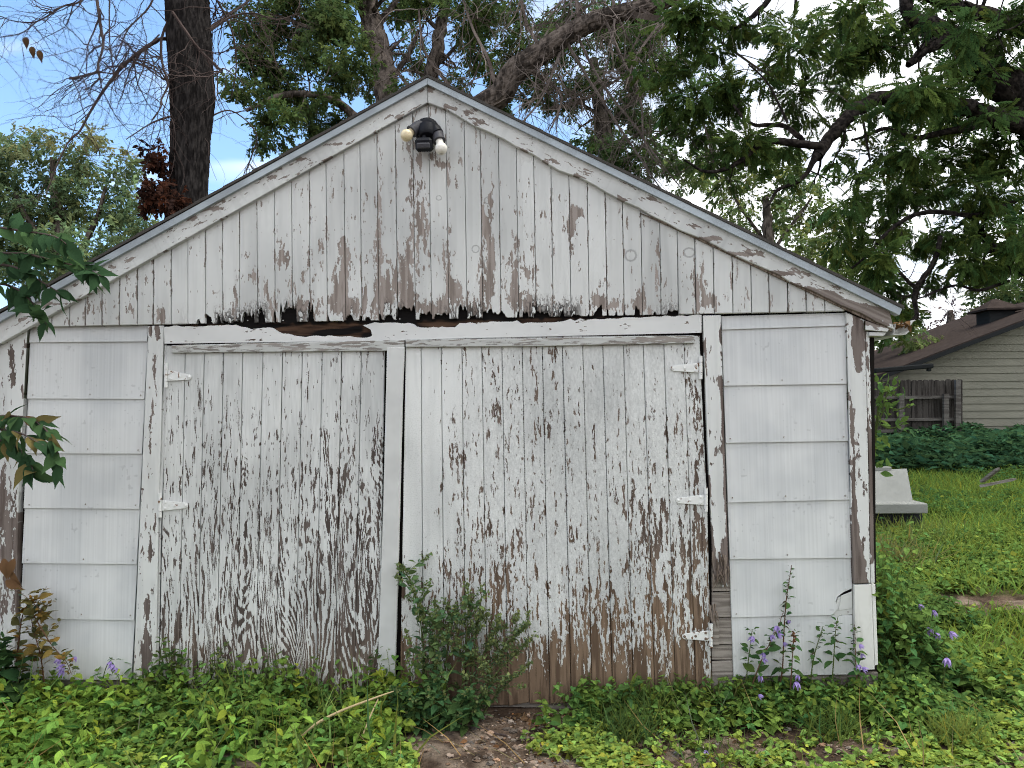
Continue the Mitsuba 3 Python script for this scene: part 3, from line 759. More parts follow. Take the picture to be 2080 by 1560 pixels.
def door(key, T, B, y0, y1, yt, m, bl, br):
    for i in range(len(T) - 1):
        rr = np.random.default_rng(i + 50)
        g = 0.55
        f = lambda x: lerp(bl, br, (x - B[0]) / (B[-1] - B[0])) + rr.normal() * 1.5
        pts = [(B[i] + g, f(B[i])), (B[i + 1] - g, f(B[i + 1])), (T[i + 1] - g, yt), (T[i] + g, yt)]
        if i == len(T) - 2 and len(T) > 14:      # the hinge side is not straight
            pts = [(B[i] + g, f(B[i])), (1446, br), (1437, 1030), (1430, 890), (1425, 780), (1421, yt), (T[i] + g, yt)]
        part('board', slab(W(pts, y0), y0 + 0.0012 * rr.normal(), y1, 0.0032, uid=i), m, key)


DL, DR = G + '__door', G + '__door_001'
door(DL, TOPL, BOTL, -0.010, 0.015, 702, 'paint_left_door', 1420, 1420)
door(DR, TOPR, BOTR, -0.012, 0.015, 682, 'paint_right_door', 1442, 1416)
labels[DL] = {'label': 'narrower left door leaf with curling wood grain showing through peeling paint'}
labels[DR] = {'label': 'wider right door leaf, its paint gone along the bottom'}
part('cover_strip', slab(W([(786, 706), (821.5, 705), (818, 780), (810, 1100), (802, 1392), (766, 1390), (778, 1030)], -0.034), -0.034, -0.0105, 0.003), 'paint_white_plain', DL)
part('top_rail', slab(W([(348, 717), (784, 712.5), (821, 711), (821.5, 690), (348, 701)], -0.030), -0.030, -0.0125, 0.003), 'paint_strip', DL)
part('top_rail', slab(W([(824, 705), (1100, 703), (1411, 697), (1410, 681), (1100, 687), (823, 690)], -0.036), -0.036, -0.0145, 0.003), 'paint_strip', DR, label='grey weathered wood strip nailed across the top of the right door')


def hinge(key, tipx, tipy, rootx, ytop, ybot, rust=False):
    """A tee strap hinge: tapered strap on the door, knuckle at the jamb, screws."""
    s = 1 if tipx > rootx else -1
    y = -0.022 if s > 0 else -0.024
    ym = (ytop + ybot) / 2
    strap = slab(W([(rootx, ytop), (rootx, ybot), (tipx - s * 4, tipy + 5.5), (tipx, tipy + 2.5), (tipx, tipy - 2.5), (tipx - s * 4, tipy - 5.5)], y), y, y + 0.006, 0.0015)[0]
    sc = []
    for t, dy in ((0.12, -0.28), (0.12, 0.28), (0.5, 0.0), (0.92, 0.0)):
        c = P(lerp(rootx, tipx, t), lerp(ym, tipy, t) + dy * (ybot - ytop), y - 0.001)
        q = trimesh.creation.icosphere(2, 0.0075); sc.append((np.array(q.vertices) * [1, 0.4, 1] + c, np.array(q.faces)))
    kn = []
    for a, b in ((ytop - 14, ytop - 1), (ytop, ybot), (ybot + 1, ybot + 13)):
        p, q = P(rootx - s * 4, a, y + 0.001), P(rootx - s * 4, b, y + 0.001)
        kn.append(tube([p, q], 0.0105, 10))
    h = obj('hinge', cat_mesh([strap] + kn), 'hinge_paint', key)
    for q in sc: obj('hinge_screw', q, 'rusty_screw' if rust else 'hinge_paint', h if h.count('__') < 2 else key)


hinge(DL, 388, 766, 341, 752, 774)
hinge(DL, 381, 1027, 329, 1016, 1038)
hinge(DR, 1363, 748, 1419, 737, 757)
hinge(DR, 1374, 1017, 1430, 1005, 1026)
hinge(DR, 1386, 1293, 1440, 1281, 1302, True)

# walls behind, so that the garage is a building
xl, xr = P(-4, 1000, 0)[0], P(1777, 1000, 0)[0]
zt = P(1777, 650, 0)[2]
obj('side_wall', box(xr - 0.10, xr - 0.012, 0.06, 6.0, -0.1, zt - 0.08), 'asbestos_white', G)
obj('side_wall', box(xl + 0.012, xl + 0.10, 0.06, 6.0, -0.1, zt - 0.08), 'asbestos_white', G)
obj('back_wall', slab([(xl + 0.11, -0.1), (xr - 0.11, -0.1), (xr - 0.11, zt - 0.12), (P(868, 230, 0)[0], P(868, 230, 0)[2] - 0.05), (xl + 0.11, zt - 0.12)], 5.9, 6.0)[0], 'asbestos_white', G)
# cornice return and gutter at the right eave
part('cornice_return', slab(W([(1758, 670), (1758, 651), (1806, 668), (1803, 674)], -0.05), -0.05, 0.25, 0.002), 'paint_rake_right')
part('cornice_bracket', slab(W([(1766, 682), (1766, 674.5), (1800, 675), (1798, 680), (1793, 683)], -0.04), -0.04, 0.2, 0.002), 'paint_white_plain')
c0 = P(1818, 670, -0.04)
gp = [(0.0, 0.03), (-0.012, -0.028), (0.055, -0.028), (0.075, -0.012), (0.082, 0.02), (0.10, 0.045), (0.112, 0.05)]
outer = [(a, b) for a, b in gp]; innr = [(a + (0.004 if a < 0.05 else -0.004), b + 0.004) for a, b in gp][::-1]
gut = Polygon(outer + innr).buffer(0)
tvg = trimesh.creation.extrude_polygon(max(getattr(gut, 'geoms', [gut]), key=lambda q: q.area), 6.1, engine='earcut')
v = np.array(tvg.vertices); v = np.column_stack([v[:, 0] + c0[0], v[:, 2] - 0.045, v[:, 1] + c0[2]])
obj('gutter', (v, np.array(tvg.faces)[:, ::-1]), 'paint_white_plain', G, label='white metal gutter choked with brown leaves at its open end')
gl = []
for k in range(26):
    a = c0 + np.array([0.015 + 0.065 * r.random(), -0.03 + 0.3 * r.random() ** 2, 0.015 + 0.03 * r.random()])
    gl.append(inst(OVATE, a[None], rand_dirs(r, 1) * [1, 1, 0.4], np.array([[r.normal() * .6, r.normal() * .6, 1.0]]), np.array([0.045]))[:2])
scene['litter_brown'] = matte(proc(lambda p, n, uv: mix((0.16, 0.095, 0.045), (0.08, 0.05, 0.03), noise(p.x * 60, p.y * 60, p.z * 60))))
obj('gutter_leaves', cat_mesh(gl), 'litter_brown', G, kind='stuff')

# ------------------------------------------------------------------ security light under the ridge
SL = thing('security_light', 'black twin security light with two bulbs under the gable peak', 'outdoor light')


def lathe(prof, o, axis, sides=24):
    """Revolve (distance along axis, radius) pairs about an axis from o."""
    axis = unit(np.array(axis, float)); return tube([np.array(o) + axis * a for a, _ in prof], [max(b, 1e-4) for _, b in prof], sides)


c = P(868, 268, -0.03)
obj('mount', lathe([(0, 0.072), (0.03, 0.074), (0.045, 0.066), (0.052, 0.05)], c, (0, -1, 0)), 'black_plastic', SL, smooth=40)
body = [lathe([(0, 0.03), (0.01, 0.052), (0.06, 0.052), (0.075, 0.04), (0.08, 0.01)], c + np.array([0.006, -0.05, 0.015]), (0.05, -0.35, -1)), lathe([(0, 0.034), (0.04, 0.036), (0.05, 0.02)], c + np.array([0.052, -0.05, -0.005]), (0.4, -0.35, -0.8))]
obj('body', cat_mesh(body), 'black_plastic', SL, smooth=40)
for (hx, hy), d, bulb, L in (((850, 257), (-0.62, -0.42, -0.66), 'ivory_bulb', 0.012), ((889, 272), (0.22, -0.40, -0.88), 'white_bulb', 0.028)):
    a = P(hx, hy, -0.09)
    d = unit(np.array(d))
    obj('lamp_holder', lathe([(-0.03, 0.018), (-0.02, 0.03), (0.005, 0.033), (0.05, 0.033), (0.051, 0.036), (0.058, 0.036), (0.058, 0.029), (0.04, 0.026)], a, d), 'faded_plastic', SL, smooth=40)
    e = a + d * 0.05
    prof = [(0, 0.022)] + [(L + 0.036 - 0.036 * math.cos(t), 0.0345 * math.sin(t)) for t in np.linspace(0.7, 3.1, 14)]
    obj('bulb', lathe(prof, e, d), bulb, SL, smooth=True, label='yellowed round bulb' if bulb[0] == 'i' else 'whitish round bulb hanging nearly straight down')
s0 = P(862, 294, -0.115)
q = rbox(-0.048, 0.048, -0.04, 0.04, -0.038, 0.038, 0.014)
ty = math.radians(18); Rm = np.array([[1, 0, 0], [0, math.cos(ty), -math.sin(ty)], [0, math.sin(ty), math.cos(ty)]])
obj('sensor', (q[0] @ Rm.T + s0, q[1]), 'black_plastic', SL, label='black motion sensor box hanging below the lamp holders')
q = rbox(-0.038, 0.038, -0.012, 0.004, -0.026, 0.006, 0.006)
obj('sensor_lens', (q[0] @ Rm.T + s0 + np.array([0, -0.038, -0.008]), q[1]), 'faded_plastic', SL)
obj('sensor_arm', tube([c + [0, -0.06, -0.03], c + [-0.005, -0.085, -0.06], s0 + [0, 0, 0.03]], 0.013, 10), 'black_plastic', SL)

# ------------------------------------------------------------------ plant and outdoor materials
scene['foliage'] = {'type': 'principledthin', 'base_color': {'type': 'mesh_attribute', 'name': 'vertex_color'}, 'roughness': 0.45, 'spec_trans': 0.0, 'diff_trans': 0.75, 'eta': 1.35}
scene['stem_green'] = matte((0.075, 0.10, 0.035))
scene['stem_red'] = matte((0.10, 0.055, 0.035))
scene['twig'] = matte(proc(lambda p, n, uv: mix((0.115, 0.09, 0.084), (0.05, 0.037, 0.035), noise(p.x * 5, p.y * 5, p.z * 5))))
scene['bark_dark'] = matte(proc(lambda p, n, uv: mix((0.016, 0.0145, 0.0145), (0.042, 0.038, 0.037), smoothstep(0.35, 0.7, fbm(p.x * 48, p.y * 48, p.z * 9, 3)))), lambda p, n, uv: fbm(p.x * 60, p.y * 60, p.z * 14, 2), 0.012, 0.004)
scene['bark_grey'] = matte(proc(lambda p, n, uv: mix((0.045, 0.038, 0.034), (0.15, 0.125, 0.11), smoothstep(0.35, 0.65, fbm(p.x * 16, p.y * 16, p.z * 5, 3)))), lambda p, n, uv: fbm(p.x * 24, p.y * 24, p.z * 8, 2), 0.02, 0.006)
scene['bark_black'] = matte(proc(lambda p, n, uv: mix((0.014, 0.012, 0.012), (0.042, 0.036, 0.033), smoothstep(0.35, 0.7, fbm(p.x * 22, p.y * 22, p.z * 16, 3)))), lambda p, n, uv: fbm(p.x * 34, p.y * 34, p.z * 30, 2), 0.02, 0.006)
scene['straw'] = matte((0.42, 0.33, 0.19))


def add_leaves(key, m, parent=None, **kw):
    (V, F), C = m
    return obj(key, (V, F), 'foliage', parent, color=C, **kw)


def trunk_to_ground(lm, Y, seed=1):
    """A traced trunk carried on down to the ground."""
    p, r = lm
    z = float(gz(p[0][0], p[0][1]))
    if p[0][2] > z:
        p = np.vstack([[p[0][0] - 0.1, p[0][1], z - 0.1], (p[0] + [p[0][0] - 0.1, p[0][1], z]) / 2, p]); r = np.concatenate([[r[0] * 1.45, r[0] * 1.1], r])
    return p, r


rng = np.random.default_rng(21)

# ------------------------------------------------------------------ dead-limbed tree left of the roof
TR = thing('bare_tree', 'dark thick trunk with bare drooping twigs rising behind the left roof slope', 'tree')
lm = trunk_to_ground(limb([(372, 640, 100), (378, 480, 86), (381, 400, 76), (386, 300, 76), (390, 200, 82), (386, 100, 86), (380, 0, 86), (374, -140, 80), (372, -260, 60)], 4.6, 4.6, None, 5), 4.6)
obj('trunk', bark_trunk(*lm, sides=150, step=0.022, amp=0.13, fv=3.2, fa=26, seed=3), 'bark_dark', TR, smooth=True)
B = [([(345, 79, 9), (323, 81, 8), (283, 106, 8), (246, 138, 7), (219, 172, 6), (188, 219, 5), (162, 266, 4), (141, 286, 3.5), (118, 330, 3), (92, 400, 2)], 4.6, 3.9),
     ([(190, -60, 8), (197, 0, 7), (205, 57, 7), (210, 91, 6), (200, 128, 6), (197, 145, 6), (170, 154, 5), (140, 160, 5)], 4.4, 4.0),
     ([(197, 145, 5), (202, 158, 4), (185, 176, 4)], 4.1, 4.1),
     ([(352, 20, 7), (331, 67, 6), (327, 101, 5.5), (331, 135, 5), (341, 172, 5), (328, 202, 4), (326, 219, 3.5), (308, 244, 2.5)], 4.5, 4.2),
     ([(280, -80, 6), (168, 0, 5), (128, 13, 5), (74, 44, 4), (25, 42, 3), (0, 33, 3), (-40, 30, 2)], 4.4, 3.8),
     ([(74, 44, 3), (44, 67, 2.5), (0, 76, 2), (-40, 90, 1.5)], 4.0, 3.8),
     ([(224, -60, 3), (222, 67, 2.6), (229, 135, 2.2), (235, 188, 2)], 4.3, 4.2),
     ([(357, 234, 5), (330, 241, 4), (301, 254, 3), (256, 283, 2)], 4.5, 4.1),
     ([(324, 70, 4), (280, 110, 4), (262, 92, 4), (242, 80, 4)], 4.4, 4.2),
     ([(418, 62, 8), (450, 40, 6), (500, 5, 5), (560, -40, 4)], 4.6, 5.2),
     ([(424, 64, 6), (471, 34, 5), (515, 27, 4), (560, 40, 3), (600, 30, 2.5)], 4.6, 5.0),
     ([(350, 24, 6), (397, 91, 5.5), (430, 125, 6), (451, 145, 6)], 4.25, 4.1),
     ([(420, 240, 4), (470, 225, 3), (520, 270, 2.5), (510, 320, 3), (500, 345, 2)], 4.7, 5.2),
     ([(355, 180, 3.5), (340, 168, 3), (320, 130, 2.5)], 4.5, 4.4),
     ([(330, -60, 6), (305, 10, 5), (260, 60, 4), (240, 110, 3), (215, 160, 2)], 4.5, 4.1),
     ([(400, -60, 6), (440, 0, 5), (470, 60, 4), (480, 130, 3), (470, 200, 2)], 4.6, 5.0)]
lst = []
for pts, a, b in B:
    p, r = limb(pts, a, b, rng, 5); lst.append((p, r))
    n = len(p)
    for k in range(max(9, int(np.linalg.norm(np.diff(p, axis=0), axis=1).sum() * 11))):
        i = rng.integers(n // 6, n); d = unit(rand_dirs(rng, 1)[0] * [1, 0.5, 0.7] + [0, 0, -0.35])
        grow(rng, p[i], d, 0.35 + 0.75 * rng.random(), max(0.0034, r[i] * 0.5), 1, lst, 0.07, 0.24, 3, 9, 0.9)
obj('branches', tubes(lst, 4), 'twig', TR, kind='stuff', label='tangle of bare drooping branches and twigs')
dl = []
for i, (x, y) in enumerate([(55, 88), (66, 107), (79, 115)]):
    m = leaf([0.05, 0.22, 0.27, 0.22, 0.1, 0.0], 0.9, 0.4)
    v, f, _ = inst(m, P(x, y - 12, 3.85)[None], np.array([[0.2 * (i - 1), 0.1, -1]]), np.array([[0.4, -1, 0.3 * i]]), np.array([0.125]), np.zeros((1, 3)))
    obj('dead_leaf', (v, f), 'litter_brown', TR, smooth=True)
add_leaves('dead_leaves', crown(rng, [(318, 320, 20, 4.3), (322, 350, 24, 4.3), (310, 385, 26, 4.2), (318, 410, 30, 4.2), (345, 400, 24, 4.1), (300, 420, 20, 4.3), (330, 300, 12, 4.3)], [twig_cluster(rng, 8, 0.5) for _ in range(4)], 0.12, 2600, (0.072, 0.034, 0.024), 0.3, 0.2, 0.05, 1.0), TR, kind='stuff', label='clump of dead red-brown leaves clinging to the trunk')

# ------------------------------------------------------------------ trees behind the garage
sprays = [spray(rng) for _ in range(7)]
clus = [twig_cluster(rng, 9, 0.30) for _ in range(7)]
DG, MG, YG = (0.090, 0.132, 0.048), (0.100, 0.150, 0.052), (0.175, 0.230, 0.085)


def tree(name, label, limbs, blobs, tm, size, per, base, bark='bark_grey', twigs=0, tw_len=0.7, crowns=(), var=0.22, warm=0.12, jy=0.9, seed=1, lw=1.0):
    r = np.random.default_rng(seed)
    k = thing(name, label, 'tree')
    first = True; tw = []
    for pts, a, b in limbs:
        lm = limb([(q[0], q[1], q[2] * lw) for q in pts], a, b, r, 5)
        wmax = max(q[2] for q in pts)
        if first:
            lm = trunk_to_ground(lm, a)
            obj('trunk', bark_trunk(*lm, sides=28, step=0.06, amp=0.08, fv=2.2, fa=8, seed=seed), bark, k, smooth=True); first = False
        else:
            if wmax > 16: obj('limb', bark_trunk(*lm, sides=20, step=0.06, amp=0.08, fv=2.2, fa=7, seed=seed + len(tw)), bark, k, smooth=True)
            else: tw.append((lm[0], lm[1]))
        for _ in range(twigs):
            i = r.integers(len(lm[0]) // 4, len(lm[0]))
            grow(r, lm[0][i], unit(rand_dirs(r, 1)[0] + [0, 0, -0.1]), tw_len * (0.5 + r.random()), max(0.005, lm[1][i] * 0.3), 1, tw, 0.05, 0.2, 3, 7)
    if tw: obj('branches', tubes(tw, 4), bark, k, kind='stuff')
    add_leaves('crown', crown(r, blobs, tm, size, per, base, var, warm, jy), k, kind='stuff')
    for bl, c in crowns:
        add_leaves('crown', crown(r, bl, tm, size, per, c, var, warm, jy), k, kind='stuff')
    return k


# two-stemmed tree right behind the ridge
tree('leafy_tree', 'tree with an upright grey trunk and dark leaves behind the left side of the ridge',
     [([(800, 330, 54), (790, 200, 50), (775, 120, 46), (758, 60, 42), (745, 0, 40), (735, -120, 36)], 12, 12),
      ([(800, 290, 20), (740, 250, 18), (680, 205, 16), (620, 190, 14), (560, 198, 12), (500, 225, 7)], 12, 11), ([(770, 110, 14), (700, 80, 12), (640, 60, 9), (560, 30, 6)], 12, 11.5), ([(760, 60, 16), (800, 10, 12), (830, -40, 8)], 12, 12.3), ([(790, 170, 14), (830, 110, 10), (850, 60, 7)], 12, 11.6)],
     [(x, y, r, 11.7) for x, y, r in [(500, 40, 46), (560, 55, 60), (620, 30, 60), (540, 125, 56), (500, 190, 34), (570, 190, 50), (620, 130, 50), (690, 50, 54), (560, 255, 44), (625, 250, 42), (680, 180, 42), (640, -20, 60), (490, 130, 30), (720, 110, 36), (700, -30, 60), (560, -30, 60), (690, 250, 30), (530, 290, 24), (600, 300, 22)]],
     clus, 0.23, 1200, DG, twigs=9, seed=31,
     crowns=[([(610, 215, 30, 11.2), (660, 200, 26, 11.2), (570, 235, 28, 11.2), (640, 290, 18, 11.2), (700, 20, 30, 11)], MG)])
tree('leafy_tree', 'slimmer upright trunk with scattered leaves directly above the roof peak',
     [([(862, 330, 36), (872, 180, 32), (885, 110, 28), (896, 50, 24), (905, 0, 22), (915, -120, 18)], 12.6, 12.6), ([(880, 140, 10), (930, 90, 8), (960, 30, 6), (980, -30, 5)], 12.6, 12.0), ([(890, 60, 10), (850, 20, 8), (820, -30, 6)], 12.6, 12.9)],
     [(x, y, r, 12.8) for x, y, r in [(820, 30, 46), (835, 120, 38), (850, -20, 50), (950, 30, 46), (960, 110, 38), (1000, 50, 46), (1040, 100, 40), (930, 165, 26), (1060, 30, 40), (740, 170, 26), (700, 140, 24), (990, -30, 60), (820, 180, 22), (1000, 150, 28), (1020, 215, 26), (1085, 195, 26)]],
     clus, 0.22, 1250, MG, twigs=14, seed=32)
# leaning half-dead tree: thick limb to the upper right, hung with bare twigs
lean = thing('leaning_tree', 'thick leaning grey limb hung with long bare twigs, right of the roof peak', 'tree')
rl = np.random.default_rng(41)
lm = limb([(905, 330, 56), (940, 260, 54), (983, 215, 50), (1020, 188, 48), (1043, 148, 47), (1094, 111, 45), (1178, 56, 38), (1262, 26, 33), (1330, 9, 30), (1420, -25, 26), (1560, -80, 20)], 11, 10.2, None, 5)
lm = trunk_to_ground(lm, 11)
obj('trunk', bark_trunk(*lm, sides=80, step=0.03, amp=0.14, fv=3.5, fa=18, seed=8), 'bark_grey', lean, smooth=True)
tw = []
for pts, a, b in [([(1262, 26, 16), (1310, 32, 14), (1390, 44, 12), (1430, 60, 9), (1500, 110, 6), (1560, 150, 5), (1640, 180, 3), (1700, 190, 2), (1750, 235, 2)], 10.5, 8.5),
                  ([(1130, 50, 9), (1190, 150, 7), (1250, 245, 6), (1300, 320, 4), (1340, 380, 3)], 10.6, 9.6), ([(1160, 45, 8), (1220, 165, 6), (1290, 255, 5), (1330, 315, 4), (1390, 390, 2.5)], 10.6, 9.4),
                  ([(1230, 40, 8), (1260, 110, 6), (1300, 200, 5), (1310, 290, 4), (1350, 350, 3)], 10.4, 9.5), ([(1150, 70, 10), (1130, 130, 7), (1100, 200, 5), (1060, 250, 4)], 10.7, 10), ([(1060, 140, 10), (1110, 160, 7), (1140, 200, 6), (1120, 260, 4)], 10.9, 10),
                  ([(1380, 0, 8), (1330, 60, 6), (1290, 120, 5), (1270, 180, 3)], 10.2, 9.6), ([(1180, 56, 12), (1170, 0, 10), (1150, -40, 8)], 10.6, 10.6), ([(1100, 105, 12), (1070, 50, 9), (1055, -10, 7), (1050, -40, 6)], 10.8, 10.6), ([(1010, 190, 12), (990, 120, 9), (960, 60, 7), (940, 0, 5)], 10.9, 10.5),
                  ([(1250, 30, 10), (1240, -20, 8)], 10.4, 10.4), ([(1300, 15, 8), (1360, 60, 6), (1400, 150, 5), (1430, 250, 4), (1450, 330, 3)], 10.3, 9.4), ([(960, 235, 16), (880, 215, 10), (830, 175, 7), (790, 120, 5), (780, 60, 4)], 11, 10.5), ([(1120, 220, 10), (1180, 205, 8), (1240, 170, 6), (1290, 140, 5)], 10.9, 10.2), ([(960, 240, 14), (900, 160, 9), (860, 100, 7), (850, 20, 5)], 11, 10)]:
    p, r = limb(pts, a, b, rl, 5); tw.append((p, r))
    for _ in range(20):
        i = rl.integers(len(p) // 5, len(p))
        grow(rl, p[i], unit(rand_dirs(rl, 1)[0] * [1, 0.7, 0.8] + [0.1, 0, -0.3]), 0.6 + 0.9 * rl.random(), max(0.006, r[i] * 0.45), 2, tw, 0.09, 0.17, 3, 8, 0.8)
for _ in range(70):
    i = rl.integers(8, len(lm[0]) - 1)
    grow(rl, lm[0][i], unit(rand_dirs(rl, 1)[0] + [0, 0, 0.1]), 0.8 + 1.3 * rl.random(), 0.012, 2, tw, 0.05, 0.17, 3, 8, 0.8)
scene['twig_pale'] = matte(proc(lambda p, n, uv: mix((0.23, 0.195, 0.18), (0.085, 0.068, 0.062), noise(p.x * 4, p.y * 4, p.z * 4))))
obj('twigs', tubes(tw, 3), 'twig_pale', lean, kind='stuff', label='long bare hanging twigs')
tree('leafy_tree', 'dense green tree between the leaning limb and the right roof slope',
     [([(1240, 400, 40), (1230, 300, 34), (1215, 200, 26), (1205, 120, 18)], 13.5, 13.5), ([(1225, 260, 10), (1290, 200, 7), (1330, 140, 5)], 13.5, 13), ([(1225, 240, 10), (1170, 200, 7), (1130, 150, 5)], 13.5, 13), ([(1260, 330, 14), (1400, 230, 10), (1450, 190, 7)], 13.5, 12.5)],
     [(x, y, r, 13.4) for x, y, r in [(1080, 170, 36), (1130, 215, 40), (1180, 160, 44), (1150, 100, 44), (1235, 130, 46), (1240, 220, 46), (1215, 275, 40), (1285, 250, 44), (1300, 180, 40), (1290, 90, 46), (1240, 50, 50), (1120, 50, 40), (1340, 120, 50), (1330, 40, 50), (1330, 300, 36), (1270, 310, 32), (1190, 20, 40), (1350, 340, 28), (1300, 340, 30), (1240, 290, 30), (1390, 320, 26)]],
     clus, 0.24, 1000, (0.100, 0.165, 0.054), twigs=6, seed=33, crowns=[([(1265, 40, 40, 12.6), (1320, 10, 30, 12.5), (1220, 255, 24, 12.6)], (0.11, 0.165, 0.05))])

# ------------------------------------------------------------------ big tree on the right
tree('spreading_tree', 'big dark spreading tree with crooked limbs filling the upper right', [
    ([(2230, 900, 150), (2220, 640, 130), (2190, 430, 115), (2130, 280, 100), (2060, 190, 84), (1990, 120, 66), (1940, 78, 48), (1890, 52, 40), (1845, 28, 32), (1838, -60, 24)], 9.5, 8.6),
    ([(2150, 300, 60), (2080, 252, 50), (2016, 242, 44), (1969, 222, 40), (1890, 208, 36), (1800, 200, 34), (1740, 222, 32), (1700, 262, 30), (1672, 298, 28), (1660, 318, 28)], 9.2, 8.0),
    ([(1672, 300, 20), (1610, 290, 18), (1550, 290, 14), (1500, 330, 11), (1440, 350, 8), (1390, 325, 5)], 8.0, 7.6), ([(1640, 296, 16), (1620, 276, 15), (1590, 255, 13), (1540, 255, 10), (1510, 240, 8), (1490, 212, 6)], 8.0, 7.8),
    ([(1660, 315, 22), (1650, 330, 14), (1640, 350, 11), (1620, 370, 9), (1580, 385, 8), (1565, 410, 6), (1552, 425, 4)], 8.0, 7.8),
    ([(2025, 242, 24), (1980, 256, 20), (1910, 270, 14), (1860, 280, 12), (1800, 262, 9), (1760, 276, 7), (1730, 285, 5)], 9.0, 8.4), ([(1925, 80, 34), (1880, 98, 26), (1862, 118, 20), (1845, 132, 14)], 8.9, 8.4), ([(2080, 60, 40), (2000, 30, 36), (1930, 10, 30), (1860, -20, 20)], 9.2, 9.0),
    ([(2180, 470, 60), (2090, 482, 36), (2050, 502, 30), (2020, 505, 28), (2000, 482, 22), (1993, 470, 16)], 9.4, 8.6), ([(2015, 505, 14), (2000, 520, 8), (1994, 570, 7)], 8.8, 8.6),
    ([(1910, 480, 12), (1905, 512, 12), (1890, 545, 13), (1868, 575, 14), (1858, 598, 15), (1860, 625, 12), (1862, 642, 10), (1848, 655, 8)], 8.4, 8.0), ([(1860, 585, 12), (1835, 562, 10), (1810, 530, 7), (1790, 508, 5)], 8.1, 8.0),
    ([(2080, 400, 10), (1990, 436, 12), (1900, 430, 12), (1850, 440, 10), (1800, 475, 9), (1760, 520, 7), (1730, 545, 5)], 9.0, 8.2), ([(1750, 225, 8), (1758, 275, 7), (1768, 330, 6)], 8.4, 8.3), ([(1400, 44, 9), (1480, 60, 10), (1520, 40, 12), (1560, 0, 14), (1600, -60, 14)], 9, 9), ([(1620, -60, 10), (1615, 30, 9)], 8.8, 8.8), ([(2050, 570, 7), (1990, 590, 8), (1940, 580, 6), (1880, 600, 5)], 8.6, 8.2), ([(1600, 250, 8), (1560, 170, 6), (1520, 130, 5)], 8, 8), ([(1990, -60, 5), (1985, 40, 4), (2005, 120, 3), (2060, 190, 2)], 7.4, 7.4), ([(2060, -60, 5), (2030, 30, 4), (2035, 90, 3), (2090, 150, 2)], 7.4, 7.4), ([(1950, -60, 5), (1955, 30, 4), (1930, 90, 3), (1960, 150, 2)], 7.4, 7.3), ([(2110, 20, 5), (2050, 60, 4), (2000, 50, 3), (1960, 70, 2)], 7.5, 7.3)],
    [(x, y, r, (9.6 if i % 5 else 8.1) + 0.5 * math.sin(i * 2.4)) for i, (x, y, r) in enumerate([(1400, 50, 70), (1350, 150, 50), (1430, 190, 60), (1400, 265, 50), (1500, 215, 50), (1600, 90, 62), (1560, 150, 44), (1625, 195, 50), (1740, 80, 70), (1745, 180, 66), (1735, 20, 60), (1830, 60, 70), (1830, 180, 56), (1890, 170, 50), (1950, 140, 40), (2030, 60, 60),
        (2055, 300, 66), (1950, 320, 52), (1860, 315, 48), (1770, 320, 40), (1720, 400, 50), (1800, 400, 60), (1890, 390, 66), (1990, 395, 66), (1860, 470, 60), (1950, 470, 60), (2060, 420, 60), (1725, 480, 46), (1790, 520, 46), (1990, 540, 44), (2060, 535, 50), (1960, 530, 40), (1900, 560, 30), (1790, 590, 44), (1830, 640, 34), (1800, 670, 28), (1500, 300, 44), (1450, 320, 42), (1545, 330, 34), (1590, 300, 36), (1520, 280, 40),
        (1460, 100, 36), (1480, 30, 50), (1540, 60, 30), (1700, 130, 40), (1690, 240, 26), (1840, 240, 40), (2070, 200, 44), (1440, 250, 40), (1370, 210, 44), (2010, 470, 40), (1660, 60, 26), (2080, 500, 50), (1700, 320, 22), (1650, 240, 26), (1600, 340, 22), (1480, 370, 24), (1900, 250, 36)])],
    sprays, 0.29, 540, (0.068, 0.110, 0.032), bark='bark_black', twigs=4, seed=51, warm=0.16, lw=0.85,
    crowns=[([(1965, 70, 36, 7.7), (2045, 130, 40, 7.7), (2065, 30, 50, 7.7), (1895, 40, 36, 7.9), (2000, 235, 34, 7.8), (1940, 215, 30, 7.8), (1990, 160, 30, 7.7), (1860, 200, 30, 7.8), (1780, 230, 26, 7.6), (2070, 470, 30, 7.9)], (0.056, 0.100, 0.032)), ([(1700, 500, 40, 9.6), (1750, 560, 36, 9.6), (1870, 350, 30, 9.8), (1600, 60, 30, 9.6), (1950, 250, 40, 10), (1990, 300, 40, 10), (1730, 110, 40, 9.8), (1830, 610, 40, 9.8), (1800, 455, 36, 9.8), (2000, 560, 30, 10)], (0.115, 0.165, 0.045))])

# ------------------------------------------------------------------ lighter trees farther off
tree('yellowish_tree', 'pale yellow-green tree in the gap between the right roof slope and the dark tree',
     [([(1570, 700, 34), (1565, 560, 28), (1560, 460, 20), (1555, 400, 12)], 19, 19), ([(1562, 520, 10), (1620, 440, 7), (1650, 400, 5)], 19, 18.6), ([(1562, 500, 10), (1510, 430, 7), (1480, 380, 5)], 19, 18.6)],
     [(x, y, r, 19) for x, y, r in [(1420, 320, 32), (1440, 370, 40), (1490, 400, 44), (1540, 345, 40), (1560, 300, 30), (1590, 400, 40), (1600, 340, 32), (1640, 430, 44), (1560, 460, 46), (1490, 450, 36), (1660, 490, 44), (1700, 440, 36), (1720, 520, 40), (1620, 500, 40), (1760, 560, 40), (1690, 560, 40), (1400, 370, 30), (1800, 640, 40), (1850, 680, 40), (1380, 330, 30)]],
     clus, 0.42, 190, YG, twigs=4, seed=61, crowns=[([(1640, 380, 26, 20), (1670, 385, 22, 20), (1610, 370, 22, 20)], (0.10, 0.15, 0.07))])
